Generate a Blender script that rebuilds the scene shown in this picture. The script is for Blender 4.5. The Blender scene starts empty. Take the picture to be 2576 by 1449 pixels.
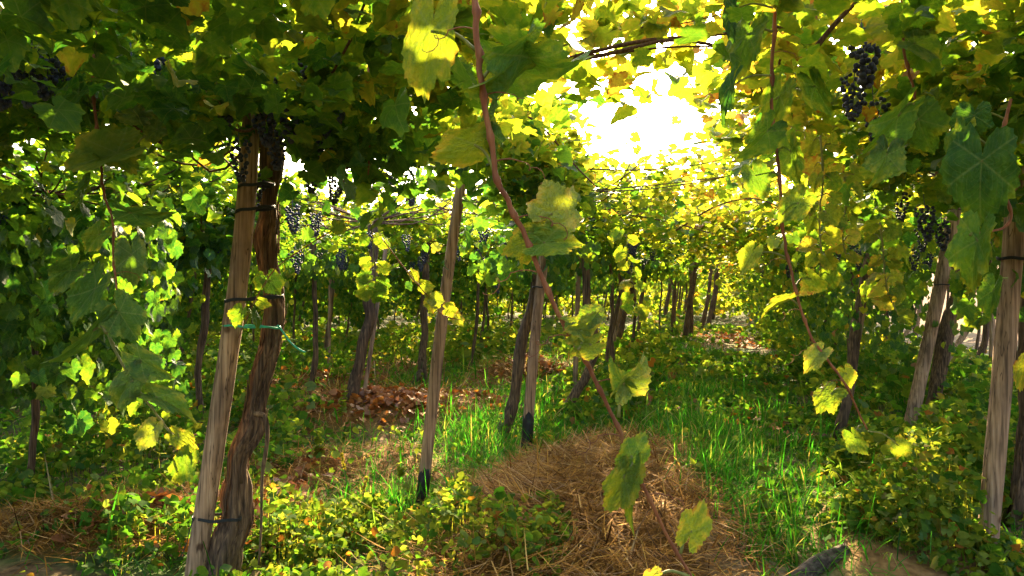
import bpy, math, random
import numpy as np
from mathutils import Vector

# ------------------------------------------------------------------ camera, light, exposure
SC = bpy.context.scene
COL = SC.collection
F, CU, CV, EYE = 2022.0, 1288.0, 724.5, 1.42      # focal length and centre in photo units, eye height
cam = bpy.data.cameras.new('camera')
cam.sensor_width = 36.0
cam.lens = 36.0 * F / 2576.0
cam.clip_start = 0.05
cam.clip_end = 2000
cam_o = bpy.data.objects.new('camera', cam)
COL.objects.link(cam_o)
cam_o.location = (0, 0, EYE)
cam_o.rotation_euler = (math.radians(90), 0, 0)
SC.camera = cam_o

SUN_EL, SUN_AZ = math.radians(29), math.radians(4)
world = bpy.data.worlds.new('World')
SC.world = world
world.use_nodes = True
wn = world.node_tree
bg = wn.nodes['Background']
sky = wn.nodes.new('ShaderNodeTexSky')
sky.sky_type = 'NISHITA'
sky.sun_disc = False
sky.sun_elevation = SUN_EL
sky.sun_rotation = SUN_AZ
sky.dust_density = 4.0
sky.ozone_density = 0.4
sky.air_density = 1.0
wn.links.new(sky.outputs[0], bg.inputs[0])
bg.inputs[1].default_value = 0.12

sun = bpy.data.lights.new('sun', 'SUN')
sun.energy = 5.0
sun.angle = math.radians(0.5)
sun.color = (1.0, 0.77, 0.44)
sun_o = bpy.data.objects.new('sun', sun)
COL.objects.link(sun_o)
sv = Vector((math.sin(SUN_AZ) * math.cos(SUN_EL), math.cos(SUN_AZ) * math.cos(SUN_EL), math.sin(SUN_EL)))
sun_o.rotation_euler = (-sv).to_track_quat('-Z', 'Y').to_euler()
sun_o.location = (0, 20, 30)

SC.view_settings.view_transform = 'Standard'
SC.view_settings.look = 'None'
SC.view_settings.gamma = 1.0
SC.view_settings.exposure = 3.12
cy = SC.cycles
cy.max_bounces = 10
cy.diffuse_bounces = 5
cy.glossy_bounces = 2
cy.transmission_bounces = 6
cy.transparent_max_bounces = 4
cy.sample_clamp_indirect = 1.2
cy.caustics_reflective = False
cy.caustics_refractive = False
cy.use_denoising = True
cy.denoising_input_passes = 'RGB_ALBEDO_NORMAL'
cy.denoising_prefilter = 'ACCURATE'
cy.use_light_tree = False

rng = np.random.default_rng(11)
random.seed(5)

# ------------------------------------------------------------------ row layout and ground height
R_DIR = np.array([0.25, 0.968]); N_DIR = np.array([0.968, -0.25])
ROW0, PITCH = -1.58, 3.2                          # row left of the alley, distance between rows


def st(x, y):
    return x * N_DIR[0] + y * N_DIR[1], x * R_DIR[0] + y * R_DIR[1]


def xy(s, t):
    return s * N_DIR[0] + t * R_DIR[0], s * N_DIR[1] + t * R_DIR[1]


_LAT = np.random.default_rng(3).random((256, 256))


def noise2(x, y):
    """smooth value noise 0..1"""
    x = np.asarray(x, float) + 500; y = np.asarray(y, float) + 500
    xi = np.floor(x).astype(int); yi = np.floor(y).astype(int)
    fx = x - xi; fy = y - yi
    fx = fx * fx * (3 - 2 * fx); fy = fy * fy * (3 - 2 * fy)
    g = lambda a, b: _LAT[a % 256, b % 256]
    return (g(xi, yi) * (1 - fx) + g(xi + 1, yi) * fx) * (1 - fy) + (g(xi, yi + 1) * (1 - fx) + g(xi + 1, yi + 1) * fx) * fy


def fbm(x, y):
    return (noise2(x, y) + 0.5 * noise2(x * 2.1 + 7, y * 2.1) + 0.25 * noise2(x * 4.3, y * 4.3 + 9)) / 1.75


# straw mounds: x, y, half length, half width, height, heading (degrees right of +Y), straw
MOUNDS = [
    (0.45, 4.55, 2.20, 0.72, 0.37, 13, 1.0),
    (-1.30, 8.3, 1.25, 0.80, 0.30, 62, 1.0),
    (-0.05, 11.6, 1.0, 0.6, 0.22, 20, 0.9),
    (-2.15, 4.7, 0.9, 0.45, 0.12, 80, 1.0),
    (-1.65, 5.9, 0.7, 0.3, 0.10, 50, 0.8),
    (-1.15, 6.3, 0.8, 0.5, 0.07, 50, 0.9),
    (5.6, 22.5, 3.2, 1.0, 0.12, 14, 0.5),
    (2.05, 4.35, 1.0, 0.45, 0.20, 22, 0.0),
    (-2.6, 11.0, 2.0, 0.8, 0.16, 14, 0.9),
    (-0.9, 9.6, 0.8, 0.5, 0.10, 50, 0.9),
    (1.3, 12.5, 1.0, 0.5, 0.12, 20, 0.7),
    (-1.9, 13.5, 1.4, 0.7, 0.12, 20, 0.8),
    (-2.3, 9.0, 0.8, 0.45, 0.08, 70, 0.9),
    (0.35, 12.0, 0.9, 0.7, 0.14, 20, 0.9),
    (-0.75, 5.7, 0.45, 0.35, 0.05, 30, 0.7),
]


def mound_layers(x, y):
    x = np.asarray(x, float); y = np.asarray(y, float)
    h = np.zeros_like(x); straw = np.zeros_like(x); bare = np.zeros_like(x)
    for (cx, cyy, L, W, H, hd, sw) in MOUNDS:
        a = math.radians(hd)
        u = (x - cx) * math.sin(a) + (y - cyy) * math.cos(a)
        v = (x - cx) * math.cos(a) - (y - cyy) * math.sin(a)
        d = ((u / L) ** 2 + (v / W) ** 2)
        e = np.exp(-d ** 1.3 * 0.8)
        h += H * e
        if sw > 0:
            straw = np.maximum(straw, sw * np.clip(1.5 - d * 0.85, 0, 1))
        else:
            bare = np.maximum(bare, np.clip(1.5 - d, 0, 1))
    h = h + straw * (fbm(x * 4 + 3, y * 4) - .5) * .11
    return h, straw, bare


def ground_z(x, y):
    x = np.asarray(x, float); y = np.asarray(y, float)
    h, _, _ = mound_layers(x, y)
    s, t = st(x, y)
    h = h + (fbm(x * 1.3, y * 1.3) - 0.5) * 0.07 * np.clip(1 - np.hypot(x, y) / 60, 0, 1)
    bank = np.clip(s - 5.9, 0, 6) * 0.42
    h = h + bank * np.clip(1 - (s - 40) / 60, 0, 1)
    return h


def gz(x, y):
    return float(ground_z(np.array([x]), np.array([y]))[0])


def px(u, v, d):
    """photo position at depth d -> world point"""
    return Vector(((u - CU) / F * d, d, EYE - (v - CV) / F * d))


def px_ground(u, v):
    """where the ray through a photo position meets the ground"""
    d = 1.5
    while d < 60:
        p = px(u, v, d)
        if p.z <= gz(p.x, p.y):
            return p, d
        d += 0.02
    return px(u, v, 60), 60


# ------------------------------------------------------------------ mesh helpers
def mesh_from(name, V, T, uv=None, attrs=None, smooth=True):
    V = np.asarray(V, np.float32); T = np.asarray(T, np.int32)
    me = bpy.data.meshes.new(name)
    nt = len(T)
    me.vertices.add(len(V)); me.vertices.foreach_set('co', V.ravel())
    me.loops.add(nt * 3); me.loops.foreach_set('vertex_index', T.ravel())
    me.polygons.add(nt)
    me.polygons.foreach_set('loop_start', np.arange(0, nt * 3, 3, dtype=np.int32))
    me.polygons.foreach_set('use_smooth', np.full(nt, smooth))
    if uv is not None:
        l = me.uv_layers.new(name='UVMap')
        l.data.foreach_set('uv', np.asarray(uv, np.float32)[T.ravel()].ravel())
    for k, a in (attrs or {}).items():
        at = me.attributes.new(k, 'FLOAT', 'POINT')
        at.data.foreach_set('value', np.asarray(a, np.float32))
    me.update(calc_edges=True)
    me.validate()
    return me


def obj(name, V, T, mat, parent=None, uv=None, attrs=None, smooth=True):
    V = np.asarray(V, np.float32)
    root = parent
    off = np.zeros(3, np.float32)
    while root is not None:
        off += np.array(root.location, np.float32); root = root.parent
    base = np.zeros(3, np.float32)
    if parent is None:                            # a thing of one mesh: origin at its base
        base = np.array([V[:, 0].mean(), V[:, 1].mean(), V[:, 2].min()], np.float32)
    me = mesh_from(name, V - off - base, T, uv, attrs, smooth)
    me.materials.append(mat)
    o = bpy.data.objects.new(name, me)
    o.location = base
    COL.objects.link(o)
    if parent is not None:
        o.parent = parent
    return o


def tag(o, label, cat, group=None, kind=None):
    o['label'] = label; o['category'] = cat
    if group: o['group'] = group
    if kind: o['kind'] = kind
    return o


def thing(name, label, cat, loc, group=None):
    o = bpy.data.objects.new(name, None)
    o.location = loc; o.empty_display_size = 0.1
    COL.objects.link(o)
    return tag(o, label, cat, group)


class MB:
    """collects triangles of one mesh"""
    def __init__(self): self.V = []; self.T = []; self.n = 0; self.A = {}; self.U = []
    def add(self, V, T, uv=None, **attrs):
        V = np.asarray(V, float)
        self.V.append(V); self.T.append(np.asarray(T, int) + self.n); self.n += len(V)
        self.U.append(np.zeros((len(V), 2)) if uv is None else uv)
        for k, a in attrs.items():
            self.A.setdefault(k, []).append(np.broadcast_to(a, (len(V),)))
    def empty(self): return self.n == 0
    def build(self, name, mat, parent=None, smooth=True):
        return obj(name, np.vstack(self.V), np.vstack(self.T), mat, parent, np.vstack(self.U),
                   {k: np.concatenate(a) for k, a in self.A.items()}, smooth)


def smooth_path(pts, n):
    """Catmull-Rom through pts"""
    P = np.array([tuple(p) for p in pts], float)
    if len(P) == 2:
        k = np.linspace(0, 1, n)[:, None]
        return P[0] * (1 - k) + P[1] * k
    Q = np.vstack([2 * P[0] - P[1], P, 2 * P[-1] - P[-2]])
    seg = np.linspace(0, len(P) - 1 - 1e-6, n)
    i = seg.astype(int); f = (seg - i)[:, None]
    a, b, c, d = Q[i], Q[i + 1], Q[i + 2], Q[i + 3]
    return 0.5 * ((2 * b) + (-a + c) * f + (2 * a - 5 * b + 4 * c - d) * f ** 2 + (-a + 3 * b - 3 * c + d) * f ** 3)


def tube(path, rad, sides=8, rough=0.0, ridge=0.0, seed=0, cap=True):
    P = np.asarray(path, float); n = len(P)
    r = np.broadcast_to(rad, (n,)).astype(float)
    tan = np.gradient(P, axis=0); tan /= np.linalg.norm(tan, axis=1)[:, None] + 1e-9
    ref = np.array([0.3, -1.0, 0.1]); ref = np.where(np.abs(tan @ ref)[:, None] > 0.95, np.array([1.0, 0, 0]), ref)
    u = ref - (np.sum(ref * tan, 1))[:, None] * tan; u /= np.linalg.norm(u, axis=1)[:, None]
    w = np.cross(tan, u)
    ang = np.linspace(0, 2 * np.pi, sides, endpoint=False)
    R = r[:, None] * np.ones(sides)
    if rough or ridge:
        L = np.concatenate([[0], np.cumsum(np.linalg.norm(np.diff(P, axis=0), axis=1))])
        A, LL = np.meshgrid(ang, L)
        R = R * (1 + rough * (noise2(np.cos(A) * 1.5 + seed, LL * 9 + np.sin(A) * 1.5) - 0.5) * 2
                 + ridge * (noise2(np.cos(A) * 4 + seed * 3, np.sin(A) * 4 + LL * 1.6) - 0.5) * 2)
    V = P[:, None, :] + R[:, :, None] * (np.cos(ang)[None, :, None] * u[:, None, :] + np.sin(ang)[None, :, None] * w[:, None, :])
    V = V.reshape(-1, 3)
    i = np.arange(n - 1)[:, None] * sides; j = np.arange(sides)[None, :]; k = (j + 1) % sides
    a = (i + j).ravel(); b = (i + k).ravel(); c = (i + sides + k).ravel(); d = (i + sides + j).ravel()
    T = np.vstack([np.stack([a, b, c], 1), np.stack([a, c, d], 1)])
    if cap:
        V = np.vstack([V, P[-1], P[0]])
        q = n * sides
        top = (n - 1) * sides
        jj = np.arange(sides); kk = (jj + 1) % sides
        T = np.vstack([T, np.stack([top + jj, top + kk, np.full(sides, q)], 1), np.stack([kk, jj, np.full(sides, q + 1)], 1)])
    return V, T


# ------------------------------------------------------------------ materials
def mat_new(name):
    m = bpy.data.materials.new(name); m.use_nodes = True
    nt = m.node_tree; nt.nodes.clear()
    return m, nt, nt.nodes, nt.links


def ramp(N, stops):
    r = N.new('ShaderNodeValToRGB')
    el = r.color_ramp.elements
    while len(el) < len(stops): el.new(0.5)
    for e, (p, c) in zip(el, stops):
        e.position = p; e.color = (*c, 1)
    return r


def mth(N, L, op, a, b=None, clamp=False):
    m = N.new('ShaderNodeMath'); m.operation = op; m.use_clamp = clamp
    for i, v in enumerate((a, b)):
        if v is None: continue
        if isinstance(v, (int, float)): m.inputs[i].default_value = v
        else: L.new(v, m.inputs[i])
    return m.outputs[0]


def leaf_material(name, dif, tra, tfac=0.5, veins=True, edge=0.25, bump=0.25, rough=0.6, spec=0.22):
    m, nt, N, L = mat_new(name)
    out = N.new('ShaderNodeOutputMaterial')
    age = N.new('ShaderNodeAttribute'); age.attribute_name = 'age'
    rnd = N.new('ShaderNodeAttribute'); rnd.attribute_name = 'rnd'
    edg = N.new('ShaderNodeAttribute'); edg.attribute_name = 'edge'
    uv = N.new('ShaderNodeUVMap'); uv.uv_map = 'UVMap'
    off = N.new('ShaderNodeCombineXYZ')
    L.new(mth(N, L, 'MULTIPLY', rnd.outputs['Fac'], 37.0), off.inputs[0])
    L.new(mth(N, L, 'MULTIPLY', rnd.outputs['Fac'], 91.0), off.inputs[1])
    add = N.new('ShaderNodeVectorMath'); add.operation = 'ADD'
    L.new(uv.outputs[0], add.inputs[0]); L.new(off.outputs[0], add.inputs[1])
    nz = N.new('ShaderNodeTexNoise'); nz.inputs['Scale'].default_value = 3.0; nz.inputs['Detail'].default_value = 4.0
    L.new(add.outputs[0], nz.inputs['Vector'])
    e3 = mth(N, L, 'POWER', edg.outputs['Fac'], 3.0)
    en = mth(N, L, 'MULTIPLY', mth(N, L, 'MULTIPLY', e3, mth(N, L, 'MULTIPLY', mth(N, L, 'SUBTRACT', nz.outputs['Fac'], 0.42), 5.0, True)), edge)
    mot = mth(N, L, 'MULTIPLY', mth(N, L, 'SUBTRACT', nz.outputs['Fac'], 0.5), 0.35)
    a2 = mth(N, L, 'ADD', mth(N, L, 'ADD', age.outputs['Fac'], mot), en, True)
    rd = ramp(N, dif); rt = ramp(N, tra)
    L.new(a2, rd.inputs[0]); L.new(a2, rt.inputs[0])
    dc, tc = rd.outputs[0], rt.outputs[0]
    if veins:
        sp = N.new('ShaderNodeSeparateXYZ'); L.new(uv.outputs[0], sp.inputs[0])
        ax = mth(N, L, 'ABSOLUTE', sp.outputs[0])
        th = mth(N, L, 'ARCTAN2', ax, sp.outputs[1])
        rr = mth(N, L, 'SQRT', mth(N, L, 'ADD', mth(N, L, 'MULTIPLY', ax, ax), mth(N, L, 'MULTIPLY', sp.outputs[1], sp.outputs[1])))
        d = None
        for a in (0.0, 1.0, 2.05):
            q = mth(N, L, 'ABSOLUTE', mth(N, L, 'SUBTRACT', th, a))
            d = q if d is None else mth(N, L, 'MINIMUM', d, q)
        dist = mth(N, L, 'MULTIPLY', d, rr)
        v1 = mth(N, L, 'SUBTRACT', 1.0, mth(N, L, 'DIVIDE', dist, 0.028), True)
        # side veins leave the main ones at an angle
        wv = mth(N, L, 'FRACT', mth(N, L, 'ADD', mth(N, L, 'MULTIPLY', rr, 6.5), mth(N, L, 'MULTIPLY', d, -4.0)))
        v2 = mth(N, L, 'SUBTRACT', 1.0, mth(N, L, 'DIVIDE', mth(N, L, 'ABSOLUTE', mth(N, L, 'SUBTRACT', wv, 0.5)), 0.10), True)
        vv = mth(N, L, 'ADD', mth(N, L, 'MULTIPLY', v1, 0.38), mth(N, L, 'MULTIPLY', v2, 0.22), True)
        mx = N.new('ShaderNodeMixRGB'); L.new(vv, mx.inputs[0]); L.new(dc, mx.inputs[1]); mx.inputs[2].default_value = (0.24, 0.27, 0.08, 1); dc = mx.outputs[0]
        mt = N.new('ShaderNodeMixRGB'); L.new(vv, mt.inputs[0]); L.new(tc, mt.inputs[1]); mt.inputs[2].default_value = (0.16, 0.22, 0.02, 1); tc = mt.outputs[0]
    val = N.new('ShaderNodeHueSaturation'); L.new(dc, val.inputs['Color'])
    vl = mth(N, L, 'ADD', mth(N, L, 'MULTIPLY', rnd.outputs['Fac'], 0.6), 0.7)
    L.new(vl, val.inputs['Value'])
    dust = mth(N, L, 'MULTIPLY', mth(N, L, 'SUBTRACT', mth(N, L, 'FRACT', mth(N, L, 'MULTIPLY', rnd.outputs['Fac'], 7.3)), 0.62), 0.75, True)
    L.new(mth(N, L, 'SUBTRACT', 1.0, dust), val.inputs['Saturation']); dc = val.outputs[0]
    pb = N.new('ShaderNodeBsdfPrincipled')
    L.new(dc, pb.inputs['Base Color']); pb.inputs['Roughness'].default_value = rough
    pb.inputs['Specular IOR Level'].default_value = spec
    tl = N.new('ShaderNodeBsdfTranslucent'); L.new(tc, tl.inputs[0])
    if bump:
        nb = N.new('ShaderNodeTexNoise'); nb.inputs['Scale'].default_value = 7.0; nb.inputs['Detail'].default_value = 3.0
        L.new(add.outputs[0], nb.inputs['Vector'])
        bp = N.new('ShaderNodeBump'); bp.inputs['Strength'].default_value = bump; bp.inputs['Distance'].default_value = 0.02
        L.new(nb.outputs['Fac'], bp.inputs['Height']); L.new(bp.outputs[0], pb.inputs['Normal']); L.new(bp.outputs[0], tl.inputs['Normal'])
    ms = N.new('ShaderNodeMixShader'); ms.inputs[0].default_value = tfac
    L.new(pb.outputs[0], ms.inputs[1]); L.new(tl.outputs[0], ms.inputs[2]); L.new(ms.outputs[0], out.inputs[0])
    return m


VINE_D = [(0.0, (0.020, 0.066, 0.018)), (0.35, (0.046, 0.116, 0.014)), (0.62, (0.135, 0.185, 0.014)), (0.84, (0.310, 0.275, 0.020)), (1.0, (0.270, 0.110, 0.020))]
VINE_T = [(0.0, (0.026, 0.120, 0.010)), (0.35, (0.135, 0.265, 0.010)), (0.62, (0.340, 0.380, 0.014)), (0.84, (0.560, 0.420, 0.028)), (1.0, (0.420, 0.150, 0.012))]
M_LEAF = leaf_material('vine_leaf', VINE_D, VINE_T, 0.50, veins=True, edge=0.25)
M_LEAF_FAR = leaf_material('vine_leaf_far', VINE_D, VINE_T, 0.52, veins=False, edge=0.2, bump=0)
M_COVER = leaf_material('cover_leaf', [(0.0, (0.018, 0.062, 0.010)), (0.4, (0.050, 0.120, 0.010)), (0.75, (0.17, 0.20, 0.016)), (1.0, (0.26, 0.10, 0.02))],
                        [(0.0, (0.035, 0.16, 0.004)), (0.4, (0.12, 0.27, 0.014)), (0.75, (0.42, 0.43, 0.030)), (1.0, (0.4, 0.14, 0.012))], 0.45, veins=False, edge=0.1, bump=0, spec=.04, rough=.85)
M_GRASS = leaf_material('grass_blade', [(0.0, (0.018, 0.085, 0.006)), (0.5, (0.045, 0.165, 0.010)), (0.85, (0.16, 0.22, 0.018)), (1.0, (0.36, 0.27, 0.09))],
                        [(0.0, (0.03, 0.20, 0.004)), (0.5, (0.055, 0.30, 0.012)), (0.85, (0.28, 0.42, 0.03)), (1.0, (0.42, 0.28, 0.06))], 0.5, veins=False, edge=0, bump=0, spec=.03, rough=.9)
M_STRAW = leaf_material('dry_straw', [(0.0, (0.04, 0.016, 0.004)), (0.4, (0.19, 0.083, 0.013)), (0.8, (0.40, 0.195, 0.033)), (1.0, (0.52, 0.31, 0.07))],
                        [(0.0, (0.03, 0.012, 0.004)), (0.5, (0.12, 0.06, 0.018)), (1.0, (0.3, 0.18, 0.05))], 0.2, veins=False, edge=0, bump=0, spec=.05, rough=.8)
M_DEAD = leaf_material('dead_leaf', [(0.0, (0.13, 0.042, 0.012)), (0.5, (0.34, 0.115, 0.026)), (1.0, (0.48, 0.21, 0.05))],
                       [(0.0, (0.10, 0.03, 0.008)), (0.5, (0.30, 0.09, 0.015)), (1.0, (0.46, 0.18, 0.03))], 0.35, veins=False, edge=0, bump=0)


def wood_material(name, c0, c1, c2, zs=3.0, xs=60.0, bump=0.5, rough=0.85, crack=True):
    m, nt, N, L = mat_new(name)
    out = N.new('ShaderNodeOutputMaterial'); pb = N.new('ShaderNodeBsdfPrincipled')
    tc = N.new('ShaderNodeTexCoord'); mp = N.new('ShaderNodeMapping')
    mp.inputs['Scale'].default_value = (xs, xs, zs); L.new(tc.outputs['Object'], mp.inputs[0])
    a = N.new('ShaderNodeTexNoise'); a.inputs['Scale'].default_value = 1.0; a.inputs['Detail'].default_value = 6.0; L.new(mp.outputs[0], a.inputs['Vector'])
    b = N.new('ShaderNodeTexNoise'); b.inputs['Scale'].default_value = 5.0; b.inputs['Detail'].default_value = 4.0; L.new(tc.outputs['Object'], b.inputs['Vector'])
    r = ramp(N, [(0.30, c0), (0.52, c1), (0.72, c2)]); L.new(a.outputs['Fac'], r.inputs[0])
    rb = ramp(N, [(0.35, (0.55, 0.55, 0.6)), (0.65, (1.15, 1.08, 1.0))]); L.new(b.outputs['Fac'], rb.inputs[0])
    mx = N.new('ShaderNodeMixRGB'); mx.blend_type = 'MULTIPLY'; mx.inputs[0].default_value = 0.8
    L.new(r.outputs[0], mx.inputs[1]); L.new(rb.outputs[0], mx.inputs[2]); c = mx.outputs[0]
    if crack:                                     # long drying cracks and round knots
        mc = N.new('ShaderNodeMapping'); mc.inputs['Scale'].default_value = (38, 38, .9); L.new(tc.outputs['Object'], mc.inputs[0])
        k = N.new('ShaderNodeTexNoise'); k.inputs['Scale'].default_value = 1.0; k.inputs['Detail'].default_value = 2.0; L.new(mc.outputs[0], k.inputs['Vector'])
        kr = ramp(N, [(0.485, (1, 1, 1)), (0.5, (.12, .1, .09)), (0.515, (1, 1, 1))]); L.new(k.outputs['Fac'], kr.inputs[0])
        vo = N.new('ShaderNodeTexVoronoi'); vo.inputs['Scale'].default_value = 5.5; L.new(tc.outputs['Object'], vo.inputs['Vector'])
        vr = ramp(N, [(0.06, (.25, .18, .13)), (0.13, (1, 1, 1))]); L.new(vo.outputs['Distance'], vr.inputs[0])
        for src in (kr, vr):
            m2 = N.new('ShaderNodeMixRGB'); m2.blend_type = 'MULTIPLY'; m2.inputs[0].default_value = 0.85
            L.new(c, m2.inputs[1]); L.new(src.outputs[0], m2.inputs[2]); c = m2.outputs[0]
    L.new(c, pb.inputs['Base Color']); pb.inputs['Roughness'].default_value = rough; pb.inputs['Specular IOR Level'].default_value = 0.2
    bp = N.new('ShaderNodeBump'); bp.inputs['Strength'].default_value = bump; bp.inputs['Distance'].default_value = 0.01
    L.new(a.outputs['Fac'], bp.inputs['Height']); L.new(bp.outputs[0], pb.inputs['Normal'])
    L.new(pb.outputs[0], out.inputs[0])
    return m


M_POST = wood_material('weathered_post_wood', (0.10, 0.062, 0.038), (0.34, 0.215, 0.13), (0.48, 0.33, 0.215), zs=2.5, xs=70, bump=0.5)
M_BARK = wood_material('vine_bark', (0.028, 0.018, 0.012), (0.12, 0.075, 0.045), (0.27, 0.17, 0.09), zs=5.0, xs=85, bump=1.0, crack=False)
M_CANE = wood_material('red_brown_cane', (0.13, 0.04, 0.022), (0.24, 0.085, 0.04), (0.32, 0.14, 0.06), zs=8, xs=120, bump=0.2, rough=0.55, crack=False)
M_OLDCANE = wood_material('dark_cane', (0.05, 0.025, 0.016), (0.12, 0.06, 0.035), (0.2, 0.11, 0.06), zs=20, xs=120, bump=0.3, crack=False)
M_GREENCANE = wood_material('green_shoot', (0.10, 0.11, 0.03), (0.18, 0.19, 0.05), (0.25, 0.2, 0.08), zs=8, xs=100, bump=0.1, rough=0.5, crack=False)
M_LOG = wood_material('grey_log', (0.02, 0.016, 0.012), (0.08, 0.062, 0.045), (0.16, 0.125, 0.09), zs=60, xs=30, bump=0.8, crack=False)


def plain(name, col, rough=0.6, spec=0.3):
    m, nt, N, L = mat_new(name)
    out = N.new('ShaderNodeOutputMaterial'); pb = N.new('ShaderNodeBsdfPrincipled')
    tc = N.new('ShaderNodeTexCoord'); nz = N.new('ShaderNodeTexNoise'); nz.inputs['Scale'].default_value = 40.0
    L.new(tc.outputs['Object'], nz.inputs['Vector'])
    r = ramp(N, [(0.3, tuple(c * 0.7 for c in col)), (0.7, tuple(min(1, c * 1.25) for c in col))])
    L.new(nz.outputs['Fac'], r.inputs[0]); L.new(r.outputs[0], pb.inputs['Base Color'])
    pb.inputs['Roughness'].default_value = rough; pb.inputs['Specular IOR Level'].default_value = spec
    L.new(pb.outputs[0], out.inputs[0])
    return m


M_TAR = plain('black_tar', (0.012, 0.011, 0.010), 0.6)
M_RUBBER = plain('black_rubber', (0.014, 0.016, 0.017), 0.5)
M_GREENTIE = plain('green_plastic', (0.02, 0.36, 0.20), 0.35, 0.5)
M_WIRE = plain('grey_wire', (0.10, 0.10, 0.11), 0.5)
M_GRAPE = plain('dark_grape', (0.020, 0.022, 0.045), 0.6, 0.25)
for _n in M_GRAPE.node_tree.nodes:                # dusty bloom in patches
    if _n.bl_idname == 'ShaderNodeValToRGB':
        _n.color_ramp.elements[0].color = (0.010, 0.009, 0.022, 1); _n.color_ramp.elements[1].color = (0.060, 0.066, 0.115, 1)


def ground_material():
    m, nt, N, L = mat_new('vineyard_soil')
    out = N.new('ShaderNodeOutputMaterial'); pb = N.new('ShaderNodeBsdfPrincipled')
    tc = N.new('ShaderNodeTexCoord')
    def nz(s, d=5):
        n = N.new('ShaderNodeTexNoise'); n.inputs['Scale'].default_value = s; n.inputs['Detail'].default_value = d
        L.new(tc.outputs['Object'], n.inputs['Vector']); return n.outputs['Fac']
    n1, n2, n3 = nz(1.5), nz(22), nz(110, 3)
    soil = ramp(N, [(0.3, (0.055, 0.036, 0.02)), (0.5, (0.12, 0.075, 0.038)), (0.7, (0.19, 0.125, 0.065))]); L.new(n2, soil.inputs[0])
    moss = ramp(N, [(0.42, (0.03, 0.055, 0.015)), (0.6, (0.05, 0.09, 0.02))]); L.new(n2, moss.inputs[0])
    mm = ramp(N, [(0.42, (0, 0, 0)), (0.56, (1, 1, 1))]); L.new(n1, mm.inputs[0])
    c = None
    def mix(f, a, b):
        x = N.new('ShaderNodeMixRGB'); L.new(f, x.inputs[0]); L.new(a, x.inputs[1]); L.new(b, x.inputs[2]); return x.outputs[0]
    c = mix(mm.outputs[0], soil.outputs[0], moss.outputs[0])
    def at(nm):
        a = N.new('ShaderNodeAttribute'); a.attribute_name = nm; return a.outputs['Fac']
    strawc = ramp(N, [(0.3, (0.06, 0.026, 0.006)), (0.5, (0.15, 0.068, 0.013)), (0.7, (0.24, 0.115, 0.024))]); L.new(n3, strawc.inputs[0])
    barec = ramp(N, [(0.3, (0.14, 0.072, 0.026)), (0.7, (0.26, 0.145, 0.058))]); L.new(n2, barec.inputs[0])
    sandc = ramp(N, [(0.35, (0.15, 0.115, 0.07)), (0.65, (0.30, 0.245, 0.165))]); L.new(n2, sandc.inputs[0])
    palec = ramp(N, [(0.35, (0.06, 0.032, 0.018)), (0.65, (0.125, 0.072, 0.042))]); L.new(n1, palec.inputs[0])
    c = mix(at('straw'), c, strawc.outputs[0])
    c = mix(at('bare'), c, barec.outputs[0])
    c = mix(at('sand'), c, sandc.outputs[0])
    c = mix(at('bank'), c, palec.outputs[0])
    L.new(c, pb.inputs['Base Color']); pb.inputs['Roughness'].default_value = 0.95; pb.inputs['Specular IOR Level'].default_value = 0.1
    bp = N.new('ShaderNodeBump'); bp.inputs['Strength'].default_value = 0.7; bp.inputs['Distance'].default_value = 0.02
    L.new(n2, bp.inputs['Height']); L.new(bp.outputs[0], pb.inputs['Normal'])
    L.new(pb.outputs[0], out.inputs[0])
    return m


# ------------------------------------------------------------------ the ground
def axis(lo_far, lo, hi, hi_far, step):
    a = list(np.arange(lo, hi, step))
    d, left = step, [a[0]]
    while left[-1] > lo_far:
        d *= 1.25; left.append(left[-1] - d)
    d, right = step, [a[-1]]
    while right[-1] < hi_far:
        d *= 1.25; right.append(right[-1] + d)
    return np.array(left[:0:-1] + a + right[1:])


GX = axis(-500, -4.5, 5.5, 500, 0.055)
GY = axis(-300, 1.5, 13, 900, 0.06)
X, Y = np.meshgrid(GX, GY)
Z = ground_z(X, Y)
_, straw, bare = mound_layers(X, Y)
straw = np.clip(straw * (0.6 + fbm(X * 3, Y * 3)), 0, 1)
S_, T_ = st(X, Y)
bank = np.clip((S_ - 5.7) / 0.5, 0, 1)
sand = np.clip(1.3 - ((X - 1.18) / 0.35) ** 2 - ((Y - 3.85) / 0.7) ** 2, 0, 1) * np.clip(fbm(X * 5, Y * 5) * 2 - 0.45, 0, 1)
nx_, ny_ = len(GX), len(GY)
idx = np.arange(nx_ * ny_).reshape(ny_, nx_)
a, b, c_, d_ = idx[:-1, :-1].ravel(), idx[:-1, 1:].ravel(), idx[1:, 1:].ravel(), idx[1:, :-1].ravel()
gm = mesh_from('ground', np.stack([X.ravel(), Y.ravel(), Z.ravel()], 1), np.vstack([np.stack([a, b, c_], 1), np.stack([a, c_, d_], 1)]),
               None, {'straw': straw.ravel(), 'bare': bare.ravel() * 0.9, 'sand': sand.ravel(), 'bank': bank.ravel()})
gm.materials.append(ground_material())
ground = bpy.data.objects.new('ground', gm); COL.objects.link(ground)
tag(ground, 'brown vineyard soil with low mounds under straw, grass and weeds', 'ground', kind='structure')


# ------------------------------------------------------------------ leaves
LOBES = np.array([(0, .98), (13, .90), (33, .79), (48, .86), (60, .92), (76, .83), (96, .70), (113, .74), (133, .73), (155, .60), (171, .32), (180, .10)])
ROUND = np.array([(0, .80), (40, .78), (80, .74), (120, .66), (150, .50), (170, .25), (180, .12)])


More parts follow.
